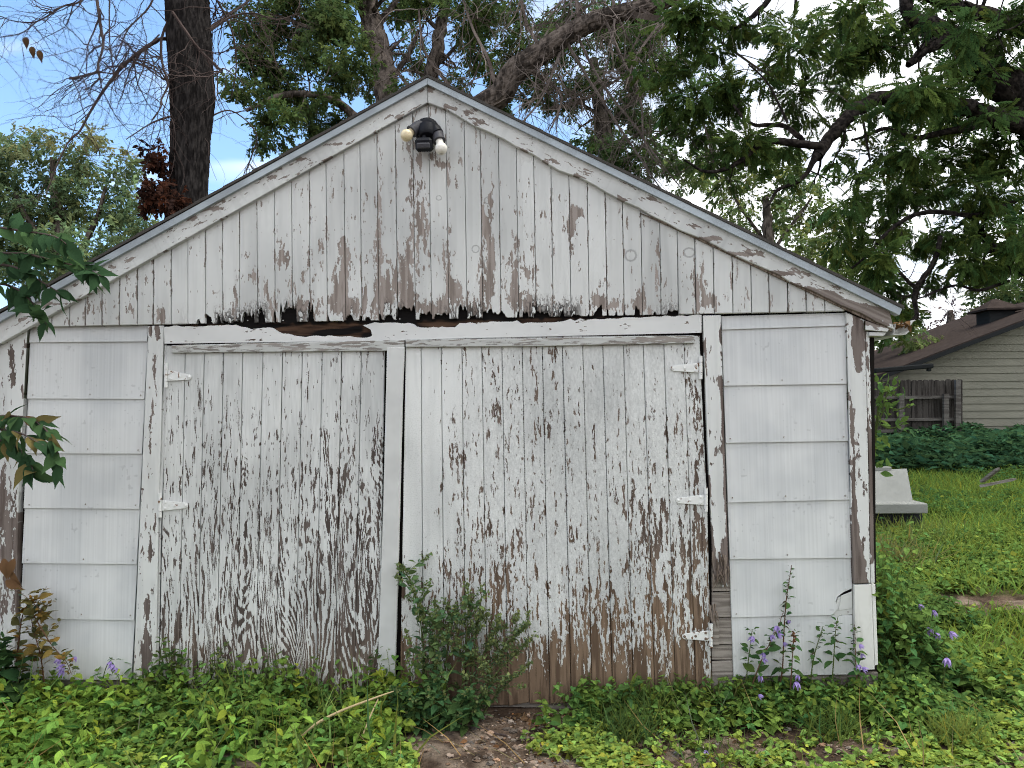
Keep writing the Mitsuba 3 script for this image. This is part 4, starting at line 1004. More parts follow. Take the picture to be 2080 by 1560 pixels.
tree('maple_tree', 'broad yellow-tipped green tree in the left background below the bare twigs',
     [([(150, 760, 46), (140, 600, 36), (120, 480, 28), (110, 380, 16), (105, 320, 8)], 19, 19), ([(130, 560, 16), (190, 460, 11), (215, 380, 7)], 19, 18.6), ([(130, 540, 14), (60, 450, 10), (30, 390, 6)], 19, 18.6), ([(150, 600, 14), (260, 520, 9), (300, 470, 5)], 19, 18.6)],
     [(x, y, r, 19 + 0.8 * math.sin(i * 1.9)) for i, (x, y, r) in enumerate([(15, 320, 44), (70, 300, 34), (115, 305, 30), (40, 360, 54), (100, 355, 46), (170, 325, 34), (190, 295, 22), (160, 375, 50), (240, 330, 26), (235, 375, 40), (60, 420, 66), (130, 430, 60), (200, 430, 54), (255, 425, 40), (275, 350, 20), (280, 400, 26), (290, 450, 34), (10, 480, 60), (70, 500, 66), (140, 500, 60), (210, 500, 54), (270, 480, 40), (170, 550, 60), (90, 570, 60), (10, 560, 60), (-40, 400, 70), (-60, 520, 70), (240, 545, 40)])],
     clus, 0.40, 230, (0.150, 0.210, 0.105), twigs=4, seed=62,
     crowns=[([(70, 278, 20, 19), (112, 280, 18, 19), (20, 285, 24, 19), (188, 272, 16, 19), (240, 300, 16, 19), (272, 330, 14, 19), (170, 290, 16, 19), (40, 300, 20, 18.6), (150, 330, 22, 18.4)], (0.25, 0.26, 0.12))])
tree('background_tree', 'purplish brown-leaved tree far behind the roof of the tan garage',
     [([(1935, 800, 30), (1932, 680, 20), (1930, 630, 10)], 34, 34)],
     [(x, y, r, 34) for x, y, r in [(1930, 640, 24), (1910, 660, 20), (1950, 660, 22), (1890, 675, 18), (1960, 630, 16), (1925, 690, 26)]], clus, 0.5, 55, (0.12, 0.085, 0.085), twigs=4, seed=63)
tree('background_tree', 'mid green tree closing the gap beyond the fence at the right', [([(1840, 860, 40), (1840, 740, 30), (1838, 660, 16)], 27, 27)],
     [(x, y, r, 27) for x, y, r in [(1800, 690, 40), (1850, 690, 34), (1790, 740, 40), (1850, 740, 40), (1760, 640, 44), (1740, 700, 50)]], clus, 0.5, 110, (0.09, 0.13, 0.045), seed=64)
tree('background_tree', 'dark tree standing behind the roof vent of the tan garage', [([(2080, 860, 50), (2078, 700, 36), (2075, 600, 18)], 27, 27)],
     [(x, y, r, 27) for x, y, r in [(2030, 620, 46), (2080, 600, 60), (2100, 540, 60), (1990, 640, 28), (2060, 660, 40), (2140, 620, 60), (2000, 590, 30)]], clus, 0.5, 120, (0.075, 0.11, 0.04), seed=65)

# ------------------------------------------------------------------ neighbour's garage, fence, far house
scene['tan_siding'] = matte(proc(lambda p, n, uv: mix((0.29, 0.28, 0.23), (0.225, 0.22, 0.18), fbm(p.x * 1.5, p.z * 6.0, 1.0, 3))))
scene['brown_shingle'] = matte(proc(lambda p, n, uv: mix((0.060, 0.047, 0.042), (0.030, 0.024, 0.022), fbm(p.x * 7.0, p.y * 9.0, p.z * 4.0, 3))))
scene['fence_rail'] = matte(proc(lambda p, n, uv: wood_color(p.z, p.x * 0.5, (0.16, 0.15, 0.14), (0.10, 0.09, 0.085), 30.0)))
scene['old_fence'] = matte(proc(lambda p, n, uv: wood_color(p.x, p.z * 0.5, (0.085, 0.077, 0.072), (0.045, 0.04, 0.038), 30.0)))
scene['dark_metal'] = matte((0.03, 0.032, 0.034))
scene['pink_shingle'] = matte(proc(lambda p, n, uv: mix((0.34, 0.24, 0.21), (0.22, 0.16, 0.145), smoothstep(0.4, 0.6, noise(p.x * 1.5, p.z * 9.0)))))
NB = thing('tan_garage', 'tan lap-sided garage with a brown roof at the right edge', 'garage')
YB = 16.0
ysr = [895, 880, 865, 849, 834, 819.6, 804, 789, 774, 757.7, 743, 728, 713.6, 699, 682, 667, 652, 637, 622, 607, 592]
rk = lambda x: 668 - (x - 2040) * 0.38
for i, (a, b) in enumerate(zip(ysr[:-1], ysr[1:])):
    dy = 0.0
    pts = [(1786, a + 2), (2290, a - 2), (2290, b - 2.4), (1786, b + 1.6)]
    pg = Polygon(W(pts, YB)).intersection(Polygon(W([(1700, 920), (2400, 920), (2400, rk(2400) + 8), (1700, rk(1700) + 8)], YB)))
    if pg.area < 0.01: continue
    zb = P(1786, a + 2, YB)[2]; zt_ = P(1786, b + 1.6, YB)[2]
    obj('siding_board', slab(list(pg.exterior.coords)[:-1], YB, YB + 0.08, 0.0, yoff=lambda x, z: -0.035 * float(np.clip((zt_ - z) / (zt_ - zb), 0, 1)))[0], 'tan_siding', NB)
obj('wall_core', slab(W([(1788, 905), (2290, 905), (2290, rk(2290) + 12), (1788, rk(1788) + 12)], YB), YB + 0.06, 23.0)[0], 'tan_siding', NB)
obj('roof', slab(W([(1768, rk(1768) + 5), (1768, rk(1768) - 4), (2320, rk(2320) - 4), (2320, rk(2320) + 5)], YB - 0.5), YB - 0.5, 23.5)[0], 'brown_shingle', NB)
obj('fascia_board', slab(W([(1768, rk(1768) + 8), (1768, rk(1768) - 1), (2320, rk(2320) - 1), (2320, rk(2320) + 8)], YB - 0.53), YB - 0.53, YB - 0.503)[0], 'dark_metal', NB)
a, b = P(1893, 748, 13.9), P(1775, 758, 13.9)
gk = [rbox(min(a[0], b[0]), max(a[0], b[0]), 13.8, 13.95, 0, 0.11, 0.02)]
gk[0][0][:, 2] += np.interp(gk[0][0][:, 0], [min(a[0], b[0]), max(a[0], b[0])], [b[2], a[2]])
obj('gutter', gk[0], 'dark_metal', NB, label='dark gutter along the eave')
obj('gutter_bracket', rbox(a[0] - 0.12, a[0] - 0.05, 13.82, 13.93, a[2] - 0.07, a[2] + 0.001, 0.01), 'dark_metal', NB)
cv = P(2024, 640, 18.2); w = 0.36
obj('roof_vent_body', rbox(cv[0] - w, cv[0] + w, 17.9, 18.6, cv[2] - 0.35, cv[2] + 0.12, 0.02), 'dark_metal', NB)
h = trimesh.convex.convex_hull(np.array([[cv[0] + sx * 0.52, 18.25 + sy * 0.52, cv[2] + zz] for sx in (-1, 1) for sy in (-1, 1) for zz in (0.10, 0.15)] + [[cv[0] + sx * 0.06, 18.25, cv[2] + 0.47] for sx in (-1, 1)]))
obj('roof_vent_cap', (np.array(h.vertices), np.array(h.faces)), 'brown_shingle', NB, label='small hipped cap of the roof vent')

FE = thing('board_fence', 'dark weathered board fence beside the tan garage', 'fence')
xs = np.arange(1770, 1950, 11.6)
rf = np.random.default_rng(5)
for x in xs:
    t = 772 + rf.normal() * 1.2
    obj('board', slab(W([(x + 0.3, 898), (x + 11.1, 898), (x + 11.1, t + 2), (x + 8.5, t), (x + 3, t), (x + 0.3, t + 2)], 14.8), 14.8 + rf.normal() * 0.008, 14.83)[0], 'old_fence', FE)
for y in (808, 853, 876):
    obj('rail', slab(W([(1770, y + 3), (1950, y + 1), (1950, y - 5), (1770, y - 3)], 14.7), 14.70, 14.775)[0], 'fence_rail', FE)
for x, t in ((1832, 800), (1923, 800), (1947, 772)):
    obj('post', slab(W([(x - 5.5, 902), (x + 5.5, 902), (x + 5, t), (x - 5, t)], 14.6), 14.6, 14.695)[0], 'fence_rail', FE)

FH = thing('far_house', 'distant house whose pinkish roof shows over the tan garage roof', 'house')
a = P(1740, 735, 36); b = P(1870, 735, 36); cc_ = P(1800, 702, 36)
obj('wall', box(a[0] + 0.3, b[0] - 0.3, 36.2, 42, 0.3, a[2]), 'tan_siding', FH)
for i in range(6):
    t0, t1 = i / 6, (i + 1) / 6
    z0, z1 = lerp(a[2] - 0.05, cc_[2], t0), lerp(a[2] - 0.05, cc_[2], t1)
    v = [np.array([x, y, z]) for x in (a[0], b[0]) for y, z in ((36 + 3 * t0 - 0.06, z0 - 0.02), (36 + 3 * t0 - 0.06, z0 + 0.05), (36 + 3 * t1, z1 + 0.02), (36 + 3 * t1, z1 - 0.04))]
    obj('roof_course', (np.array(v), quads([(0, 1, 5, 4), (1, 2, 6, 5), (2, 3, 7, 6), (3, 0, 4, 7), (0, 3, 2, 1), (4, 5, 6, 7)])), 'pink_shingle', FH)

# ------------------------------------------------------------------ ground
def ground_col(p, n, uv):
    f = fbm(p.x * 9.0, p.y * 9.0, 1.0, 4)
    g = noise(p.x * 110.0, p.y * 110.0)
    soil = mix((0.105, 0.075, 0.056), (0.050, 0.035, 0.027), smoothstep(0.35, 0.65, f)) * (0.75 + 0.5 * g)
    pale = mix(soil, (0.21, 0.165, 0.13), smoothstep(0.50, 0.72, fbm(p.x * 5.0, p.y * 7.0, 4.0, 3)) * 0.8)
    grassy = mix((0.05, 0.06, 0.022), (0.075, 0.06, 0.032), f)
    return mix(pale, grassy, (1 - smoothstep(1.3, 0.6, dr.square((p.x - 3.62) / 0.75) + dr.square((p.y - 2.0) / 0.30))) * smoothstep(0.2, 1.2, p.y + 1.5 * (noise(p.x * 0.8, p.y * 0.8, 3.0) - 0.5)) * 0.9)


scene['soil'] = matte(proc(ground_col), lambda p, n, uv: fbm(p.x * 45.0, p.y * 45.0, 2.0, 3), 0.02, 0.004)
gx = np.concatenate([[-400, -150, -60, -25, -12], np.linspace(-6, 6, 161), [7, 8, 10, 12, 16, 22, 40, 90, 200, 400]])
gy = np.concatenate([[-200, -60, -25, -12, -7], np.linspace(-4, 3, 141), np.linspace(3.3, 20, 50), [24, 30, 45, 80, 160, 400]])
X, Y = np.meshgrid(gx, gy); Z = gz(X, Y)
# a slight hollow of bare dirt before the right door
Z -= 0.03 * np.exp(-((X - 0.2) / 0.5) ** 2 - ((Y + 0.35) / 0.35) ** 2)
i, j = np.meshgrid(np.arange(len(gy) - 1), np.arange(len(gx) - 1), indexing='ij')
n_ = len(gx); q = np.stack([i * n_ + j, i * n_ + j + 1, (i + 1) * n_ + j + 1, (i + 1) * n_ + j], -1).reshape(-1, 4)
obj('ground', (np.stack([X, Y, Z], -1).reshape(-1, 3), quads(q)), 'soil', smooth=True, kind='structure')


# ------------------------------------------------------------------ low plants on the ground
def on(x, y):
    return np.stack([x, y, gz(x, y)], -1)


def sprigs(r, xy, h, nl, size, base, tmpls, var=0.2, warm=0.2, tilt=0.35, up=0.25, stem='stem'):
    """Leafy sprigs: stems from the ground at xy, of heights h, each with nl leaves spiralling up it. Returns leaves (V, F), C and the stems."""
    n = len(xy); b = on(xy[:, 0], xy[:, 1])
    lean = r.normal(size=(n, 3)) * tilt; lean[:, 2] = 1; lean = unit(lean)
    ti = r.integers(0, len(tmpls), n)
    parts, st = [], []
    pc = tint(r, n, base, var, warm)
    a0 = r.random(n) * 6.28
    for k in range(nl):
        t = 0.25 + 0.75 * (k + 1) / nl
        pos = b + lean * (h * t)[:, None] + r.normal(size=(n, 3)) * 0.006
        az = a0 + k * 2.4 + r.normal(size=n) * 0.3
        d = np.stack([np.cos(az), np.sin(az), up - 0.45 * t + 0.35 * r.normal(size=n)], -1)
        nr = unit(np.array([0, 0, 1.0]) + r.normal(size=(n, 3)) * 0.35)
        s = size * (0.65 + 0.7 * r.random(n)) * (1.1 - 0.5 * t * t)
        col = pc * (1.0 + 0.22 * (t - 0.6)) * np.exp(r.normal(0, 0.10, (n, 1)))
        for q_ in range(len(tmpls)):
            m = ti == q_
            if m.any(): parts.append(inst(tmpls[q_], pos[m], d[m], nr[m], s[m], col[m]))
    for k in range(n):
        st.append((np.array([b[k] - [0, 0, 0.01], b[k] + lean[k] * h[k] * 0.5, b[k] + lean[k] * h[k]]), np.array([0.0022, 0.0018, 0.001])))
    (V, F), C = cat3(parts)
    sv, sf = tubes(st, 3)
    sc = np.tile(np.array(base) * [1.0, 0.75, 0.8], (len(sv), 1))
    return (np.vstack([V, sv]), np.vstack([F, sf + len(V)])), np.vstack([C, sc])


def scatter(r, n, x0, x1, y0, y1, dens):
    xy = np.column_stack([r.uniform(x0, x1, n), r.uniform(y0, y1, n)])
    return xy[r.random(n) < dens(xy[:, 0], xy[:, 1])]


SOILC = (3.62, 2.0)                            # a worn bare spot in the grass


def worn(x, y):
    return np.clip(((x - SOILC[0]) / 0.75) ** 2 + ((y - SOILC[1]) / 0.30) ** 2 - 0.6, 0, 1)


def patch(f, seed, lo, hi):
    def g(x, y):
        v = meshkit.fbm(np.stack([x * f, y * f, 0 * x], -1), 3, seed=seed)
        return np.clip((v - lo) / (hi - lo), 0, 1)
    return g


r = np.random.default_rng(71)
wx = lambda px: P(px, 1420, 0)[0]
X0, XD0, XD1, XC = wx(0), wx(800), wx(1190), wx(1780)
LGT = (0.175, 0.280, 0.052)
MGR = (0.112, 0.195, 0.046)
DGR = (0.036, 0.078, 0.026)
bare = lambda x, y: np.clip(((x - (XD0 + XD1) / 2 - 0.06 + 0.10 * np.sin(y * 9)) / (0.52 - 0.10 * (y < -0.25))) ** 4, 0, 1)
# left of the dirt: a thick knee-low mass
xy = scatter(r, 5200, X0 - 1.0, XD0 + 0.32, -1.5, -0.03, lambda x, y: np.clip(0.25 + 0.75 * patch(2.2, 3, 0.3, 0.5)(x, y), 0, 1) * bare(x, y) * np.clip((XD0 + 0.30 - x) / 0.3, 0, 1) * (1 - 0.75 * np.clip((x - XD0 + 1.1) / 0.5, 0, 1) * np.clip((-0.42 - y) / 0.15, 0, 1)))
hgt = lambda xy: np.clip(0.06 + 0.20 * np.clip((xy[:, 1] + 0.75) / 0.7, 0, 1) * (0.5 + patch(2.8, 8, 0.3, 0.65)(xy[:, 0], xy[:, 1])), 0.04, 0.3) * (0.7 + 0.5 * r.random(len(xy)))
sp_ = patch(1.6, 21, 0.42, 0.56)(xy[:, 0], xy[:, 1]); kind_ = (sp_ + 0.3 * r.normal(size=len(xy))) > 0.5
bg = scatter(r, 300, X0 - 0.8, XD0 + 0.2, -1.3, -0.1, lambda x, y: patch(1.8, 51, 0.45, 0.6)(x, y))
add_leaves('ground_cover', sprigs(r, bg, 0.12 + 0.16 * r.random(len(bg)), 5, 0.082, (0.175, 0.295, 0.055), [OVATE, LANCE, OVATE]), kind='stuff', label='larger pointed bright leaves standing over the low weeds before the left door', cat='ground cover')
bg = scatter(r, 2600, XD0 - 1.3, XD0 + 0.25, -1.3, -0.42, lambda x, y: patch(2.4, 53, 0.40, 0.55)(x, y) * bare(x, y))
add_leaves('ground_cover', sprigs(r, bg, 0.04 + 0.06 * r.random(len(bg)), 4, 0.040, (0.20, 0.31, 0.07), [ROUND], tilt=0.6), kind='stuff', label='small round pale green leaves left of the bare dirt', cat='ground cover')
k0 = add_leaves('ground_cover', sprigs(r, xy[kind_], hgt(xy[kind_]), 6, 0.062, LGT, [OVATE, HEART]), kind='stuff', label='bright green low leafy weeds in front of the left door', cat='ground cover')
k1 = add_leaves('ground_cover', sprigs(r, xy[~kind_], hgt(xy[~kind_]), 5, 0.052, MGR, [HEART, ROUND, OVATE]), kind='stuff', label='darker heart-leaved weeds mixed into the low growth before the left door', cat='ground cover')
# right of the dirt: low round leaves with soil between, thicker towards the wall
dn = lambda x, y: np.clip(0.14 + 0.9 * patch(2.6, 5, 0.36, 0.58)(x, y) + 0.5 * np.exp(-((y + 0.05) / 0.22) ** 2), 0, 1) * bare(x, y)
xy = scatter(r, 15000, XD1 - 0.35, XC + 3.2, -1.6, 0.0, dn)
hr = np.clip(0.025 + 0.15 * np.exp(-((xy[:, 1] + 0.02) / 0.24) ** 2) * (xy[:, 0] < XC + .2) + 0.03 * r.random(len(xy)), 0.02, 0.3)
near = (xy[:, 1] < -0.33) | (xy[:, 0] > XC + 0.5)
add_leaves('ground_cover', sprigs(r, xy[near], hr[near], 4, 0.034, (0.215, 0.305, 0.065), [ROUND, HEART, ROUND], tilt=0.7, up=0.35), kind='stuff', label='small round yellow-green leaves creeping over the soil at lower right', cat='ground cover')
add_leaves('ground_cover', sprigs(r, xy[~near], hr[~near], 5, 0.052, MGR, [HEART, OVATE]), kind='stuff', label='green heart-leaved weeds along the foot of the right wall', cat='ground cover')
# right of the corner: a bank of leaves falling away from the garage side
xy = scatter(r, 9000, XC + 0.0, XC + 1.6, -0.25, 4.0, lambda x, y: np.clip(1.35 - (x - XC) / (0.60 + 0.22 * y), 0.0, 1))
hb = np.clip((0.78 + 0.22 * patch(2.0, 12, 0.3, 0.6)(xy[:, 0], xy[:, 1])) * np.clip(1.12 - (xy[:, 0] - XC) / (0.62 + 0.16 * xy[:, 1]), 0.06, 1) * np.clip((xy[:, 1] + 0.35) / 0.7, 0.15, 1), 0.05, 0.95) * (0.7 + 0.4 * r.random(len(xy)))
add_leaves('ground_cover', sprigs(r, xy, hb * np.where(xy[:, 1] < 0.12, 0.45, 1.0), 9, 0.062, (0.105, 0.185, 0.050), [HEART, OVATE], tilt=0.16), kind='stuff', label='bank of leafy creepers heaped against the right corner of the garage', cat='ground cover')
xy = scatter(r, 2600, XC + 0.05, XC + 1.25, 1.3, 2.4, lambda x, y: np.clip(1.3 - (x - XC) / 1.25, 0, 1))
add_leaves('ground_cover', sprigs(r, xy, (0.50 - 0.26 * (xy[:, 0] - XC)) * (0.6 + 0.5 * r.random(len(xy))), 7, 0.062, (0.095, 0.160, 0.044), [OVATE, HEART]), kind='stuff', label='tall mixed weeds in front of the slab seat', cat='ground cover')
# between the corner and the lawn: mixed low plants
xy = scatter(r, 12000, XC + 0.4, XC + 5.5, -0.1, 4.6, lambda x, y: np.clip(patch(1.3, 15, 0.36, 0.56)(x, y) + 0.1, 0, 1) * worn(x, y))
add_leaves('ground_cover', sprigs(r, xy, 0.06 + 0.10 * r.random(len(xy)), 5, 0.062, (0.14, 0.215, 0.05), [ROUND, OVATE]), kind='stuff', label='mixed low weeds between the garage corner and the lawn', cat='ground cover')


def blades(r, xy, h, base, var=0.2, warm=0.2, tilt=0.5, wscale=1.0):
    n = len(xy); b = on(xy[:, 0], xy[:, 1])
    d = r.normal(size=(n, 3)) * tilt; d[:, 2] = 1
    return cat3([inst((BLADE3[0] * [1, wscale, 1], BLADE3[1]), b, d, rand_dirs(r, n) * [1, 1, 0.2], h, tint(r, n, base, var, warm))])


BLADE3 = leaf([0.03, 0.022, 0.0], 0.3, 0.5)
xy = scatter(r, 90000, XC + 0.35, XC + 11.0, 0.3, 10.5, lambda x, y: np.clip(0.45 + patch(0.9, 25, 0.30, 0.55)(x, y), 0, 1) * worn(x, y) * np.clip((x - XC - 0.1 - 0.05 * y) / 0.4, 0, 1) * (x < XC + 1.5 + 0.95 * y))
add_leaves('grass', blades(r, xy, 0.09 + 0.10 * r.random(len(xy)), (0.195, 0.285, 0.058), wscale=1.6), kind='stuff', label='lawn of rough green grass behind the garage corner', cat='grass')
xy = scatter(r, 3000, XD1 - 0.2, XC + 2.0, -1.4, 0.0, lambda x, y: patch(3.0, 31, 0.50, 0.62)(x, y) * bare(x, y))
add_leaves('grass', blades(r, xy, 0.06 + 0.08 * r.random(len(xy)), (0.11, 0.16, 0.04), tilt=0.8), kind='stuff', label='sparse grass blades among the creeping leaves at lower right', cat='grass')
xy = scatter(r, 9000, XC + 0.6, XC + 8.0, 3.5, 10.0, lambda x, y: patch(0.8, 45, 0.47, 0.60)(x, y) * (x < XC + 1.5 + 0.9 * y))
add_leaves('ground_cover', sprigs(r, xy, 0.10 + 0.12 * r.random(len(xy)), 4, 0.085, (0.10, 0.185, 0.05), [OVATE_FAR, OVATE_FAR]), kind='stuff', label='broad-leaved weeds growing in patches in the lawn', cat='ground cover')
# dark ground cover below the fence
xy = scatter(r, 30000, XC + 1.5, XC + 13, 9.2, 15.8, lambda x, y: np.clip(0.4 + patch(0.7, 35, 0.3, 0.5)(x, y), 0, 1) * (x < XC + 2.5 + 0.85 * y))
hh = 0.14 + 0.34 * patch(0.8, 36, 0.3, 0.65)(xy[:, 0], xy[:, 1]) * np.clip((xy[:, 1] - 8.8) / 1.5, 0.3, 1)
b_ = on(xy[:, 0], xy[:, 1]); b_[:, 2] += hh * (0.35 + 0.65 * r.random(len(xy)))
add_leaves('ground_cover', cat3([inst(OVATE_FAR, b_, r.normal(size=(len(xy), 3)) * [1, 1, 0.25], unit(np.array([0, 0, 1.0]) + r.normal(size=(len(xy), 3)) * 0.35), 0.13 + 0.09 * r.random(len(xy)), tint(r, len(xy), (0.048, 0.105, 0.050), 0.30, 0.15))]), kind='stuff', label='deep green ground cover below the board fence', cat='ground cover')

# ------------------------------------------------------------------ weeds, flowers, litter
scene['petal'] = {'type': 'principledthin', 'base_color': rgb(0.42, 0.32, 0.66), 'roughness': 0.5, 'spec_trans': 0.0, 'diff_trans': 0.8, 'eta': 1.3}


def weed(name, label, cat, stems, size, base, tmpl, group=None, seed=1, dens=16, heads=0, stem_m='stem_green', side=0.0, warm=0.15, head_col=(0.16, 0.20, 0.08), flowers=(), nbuds=0):
    """An upright weed. stems: [(px path), depth, depth]; leaves in spirals, smaller upwards; optional seed heads, flowers at pixels, buds along the upper stem."""
    r = np.random.default_rng(seed)
    k = thing(name, label, cat, group)
    tw, parts = [], []
    for pts, Y0, Y1 in stems:
        p, rad = limb([(a, b, 3.2 - 2.0 * i / (len(pts) - 1)) for i, (a, b) in enumerate(pts)], Y0, Y1, None, 6)
        tw.append((p, rad))
        L = np.linalg.norm(np.diff(p, axis=0), axis=1).sum()
        paths = [(p, 1.0)]
        for _ in range(int(side * L * 10)):
            i = r.integers(2, int(len(p) * 0.85)); a = r.random() * 6.28
            o = []
            grow(r, p[i], np.array([math.cos(a), 0.7 * math.sin(a), 0.9]), 0.10 + 0.22 * L * r.random() * (1 - i / len(p) * 0.6), 0.0022, 0, o, -0.05, 0.12, 0, 7)
            tw += o; paths.append((o[0][0], 0.75))
        for q, sc in paths:
            Lq = np.linalg.norm(np.diff(q, axis=0), axis=1).sum(); n = max(4, int(1.35 * dens * Lq / 0.3))
            t = np.sort(r.random(n)) * 0.95 + 0.05
            s_ = np.linspace(0, 1, len(q)); pos = np.stack([np.interp(t, s_, q[:, c]) for c in range(3)], -1)
            az = np.arange(n) * 2.4 + r.random() * 6
            d = np.stack([np.cos(az), np.sin(az), 0.35 + 0.4 * r.normal(size=n)], -1)
            ls = size * sc * (0.55 + 0.7 * r.random(n)) * (1.15 - 0.75 * t)
            pos = pos + unit(d) * 0.012
            parts.append(inst(tmpl, pos, d, unit(np.array([0, 0, 1.0]) + r.normal(size=(n, 3)) * 0.45), ls, tint(r, n, base, 0.2, warm)))
            if heads:
                m = int(heads * Lq / 0.2) + 2
                u = 0.6 + 0.4 * r.random(m); hp = np.stack([np.interp(u, s_, q[:, c]) for c in range(3)], -1) + r.normal(size=(m, 3)) * 0.006
                parts.append(inst(ROUND, hp, rand_dirs(r, m), rand_dirs(r, m), 0.010 + 0.008 * r.random(m), tint(r, m, head_col, 0.2, 0.1)))
        if nbuds:
            u = 0.45 + 0.55 * np.arange(nbuds) / nbuds; s_ = np.linspace(0, 1, len(p))
            hp = np.stack([np.interp(u, s_, p[:, c]) for c in range(3)], -1)
            dd = np.column_stack([r.choice([-1, 1], nbuds) * (0.5 + 0.5 * r.random(nbuds)), r.normal(size=nbuds) * 0.5, -0.5 + 0.5 * r.normal(size=nbuds)])
            parts.append(inst(LANCE, hp, dd, rand_dirs(r, nbuds), 0.028 * (1.2 - 0.8 * np.arange(nbuds) / nbuds), tint(r, nbuds, (0.07, 0.07, 0.05), 0.2, 0.2)))
    obj('stems', tubes(tw, 4), stem_m, k, kind='stuff') if len(tw) > 1 else obj('stem', tubes(tw, 4), stem_m, k)
    add_leaves('foliage', cat3(parts), k, kind='stuff')
    for fx, fy, Y, sz in flowers:
        c = P(fx, fy, Y); axis = unit(np.array([r.normal() * 0.5, -0.5, -0.6]))
        u = unit(np.cross(axis, [0.2, 0.1, 1])); v_ = np.cross(axis, u)
        pp = []
        for i in range(6):
            a = i * 1.047 + r.normal() * 0.15
            d = u * math.cos(a) + v_ * math.sin(a) + axis * 0.9
            pp.append(inst(leaf([0.08, 0.2, 0.2, 0.1, 0.0], 0.3, 0.35), c[None], d[None], -axis[None], np.array([sz]), np.zeros((1, 3)))[:2])
        obj('flower', cat_mesh(pp), 'petal', k)
    return k


BW = (0.062, 0.125, 0.042)
BELL = 'bellflower'
weed(BELL, 'tall bellflower with one long bare budded spike against the lower right shingles', 'flower', [([(1570, 1440), (1588, 1370), (1592, 1290), (1597, 1220), (1603, 1180), (1608, 1148)], -0.06, -0.05)], 0.075, BW, OVATE, seed=2, dens=9, stem_m='stem_red', nbuds=26, flowers=[(1592, 1305, -0.07, 0.030), (1600, 1260, -0.06, 0.022)])
weed(BELL, 'leaning bellflower with a cluster of open purple flowers left of the tallest spike', 'flower', [([(1525, 1400), (1545, 1345), (1562, 1310), (1580, 1275), (1592, 1240)], -0.10, -0.09)], 0.07, BW, OVATE, seed=3, dens=10, stem_m='stem_red', nbuds=14, flowers=[(1577, 1272, -0.11, 0.042), (1566, 1290, -0.11, 0.036), (1580, 1288, -0.12, 0.034), (1553, 1327, -0.11, 0.034), (1545, 1372, -0.13, 0.036), (1551, 1338, -0.12, 0.030)])
weed(BELL, 'short bellflower with one purple bloom nearest the rotted jamb', 'flower', [([(1512, 1420), (1518, 1360), (1524, 1310), (1528, 1278)], -0.05, -0.05)], 0.065, BW, OVATE, seed=4, dens=12, nbuds=6, flowers=[(1531, 1294, -0.07, 0.040)])
weed(BELL, 'bellflower with reddish seed stalk right of the tallest spike', 'flower', [([(1604, 1420), (1608, 1360), (1611, 1310), (1612, 1282)], -0.12, -0.11)], 0.06, BW, OVATE, seed=5, dens=16, stem_m='stem_red', heads=16, head_col=(0.16, 0.075, 0.04), flowers=[(1618, 1385, -0.17, 0.045), (1621, 1372, -0.16, 0.03)])
weed(BELL, 'bellflower without blooms at the middle of the lower right shingles', 'flower', [([(1645, 1400), (1652, 1340), (1663, 1300), (1672, 1272)], -0.05, -0.05)], 0.065, BW, OVATE, seed=6, dens=13, nbuds=12)
weed(BELL, 'upright bellflower just left of the new white corner board', 'flower', [([(1690, 1390), (1694, 1330), (1697, 1285), (1702, 1252)], -0.05, -0.05)], 0.065, BW, OVATE, seed=7, dens=12, nbuds=14)
weed(BELL, 'bellflower with small purple blooms against the new white corner board', 'flower', [([(1742, 1400), (1738, 1340), (1737, 1300), (1736, 1268)], -0.07, -0.06)], 0.065, BW, OVATE, seed=8, dens=16, stem_m='stem_red', nbuds=8, flowers=[(1746, 1309, -0.09, 0.032), (1750, 1328, -0.08, 0.03), (1744, 1350, -0.1, 0.036), (1752, 1356, -0.11, 0.034)])
weed(BELL, 'low bellflower with two purple blooms under the left shingles beside the wilting weed', 'flower', [([(112, 1420), (120, 1380), (128, 1345), (136, 1322)], -0.10, -0.10)], 0.07, BW, OVATE, seed=9, dens=14, flowers=[(130, 1350, -0.14, 0.05), (122, 1338, -0.13, 0.04), (152, 1334, -0.12, 0.034), (128, 1362, -0.14, 0.044)])
weed(BELL, 'small bellflower with drooping purple blooms between the wilting weed and the left door', 'flower', [([(205, 1400), (214, 1360), (224, 1342), (232, 1340)], -0.10, -0.11)], 0.06, BW, OVATE, seed=10, dens=8, flowers=[(231, 1350, -0.12, 0.04), (239, 1358, -0.12, 0.03), (226, 1344, -0.12, 0.03)])
weed(BELL, 'bellflower with purple blooms in the leafy bank right of the garage corner', 'flower', [([(1872, 1330), (1880, 1290), (1892, 1262), (1896, 1236)], 0.25, 0.25), ([(1872, 1330), (1870, 1290), (1868, 1255), (1866, 1224)], 0.28, 0.3), ([(1876, 1330), (1880, 1305), (1883, 1290), (1884, 1271)], 0.22, 0.2), ([(1880, 1340), (1905, 1315), (1922, 1298), (1930, 1280)], 0.22, 0.2), ([(1876, 1340), (1890, 1315), (1900, 1300), (1905, 1283)], 0.22, 0.2)], 0.06, BW, OVATE, seed=12, dens=12, flowers=[(1884, 1275, 0.2, 0.055), (1930, 1283, 0.2, 0.05), (1896, 1240, 0.25, 0.04), (1866, 1228, 0.3, 0.036), (1905, 1286, 0.2, 0.04)])
weed(BELL, 'lone purple bellflower bloom on the slope right of the new corner board', 'flower', [([(1915, 1400), (1918, 1370), (1921, 1345), (1922, 1332)], 0.05, 0.05)], 0.05, BW, OVATE, seed=13, dens=10, flowers=[(1924, 1337, 0.0, 0.05)])
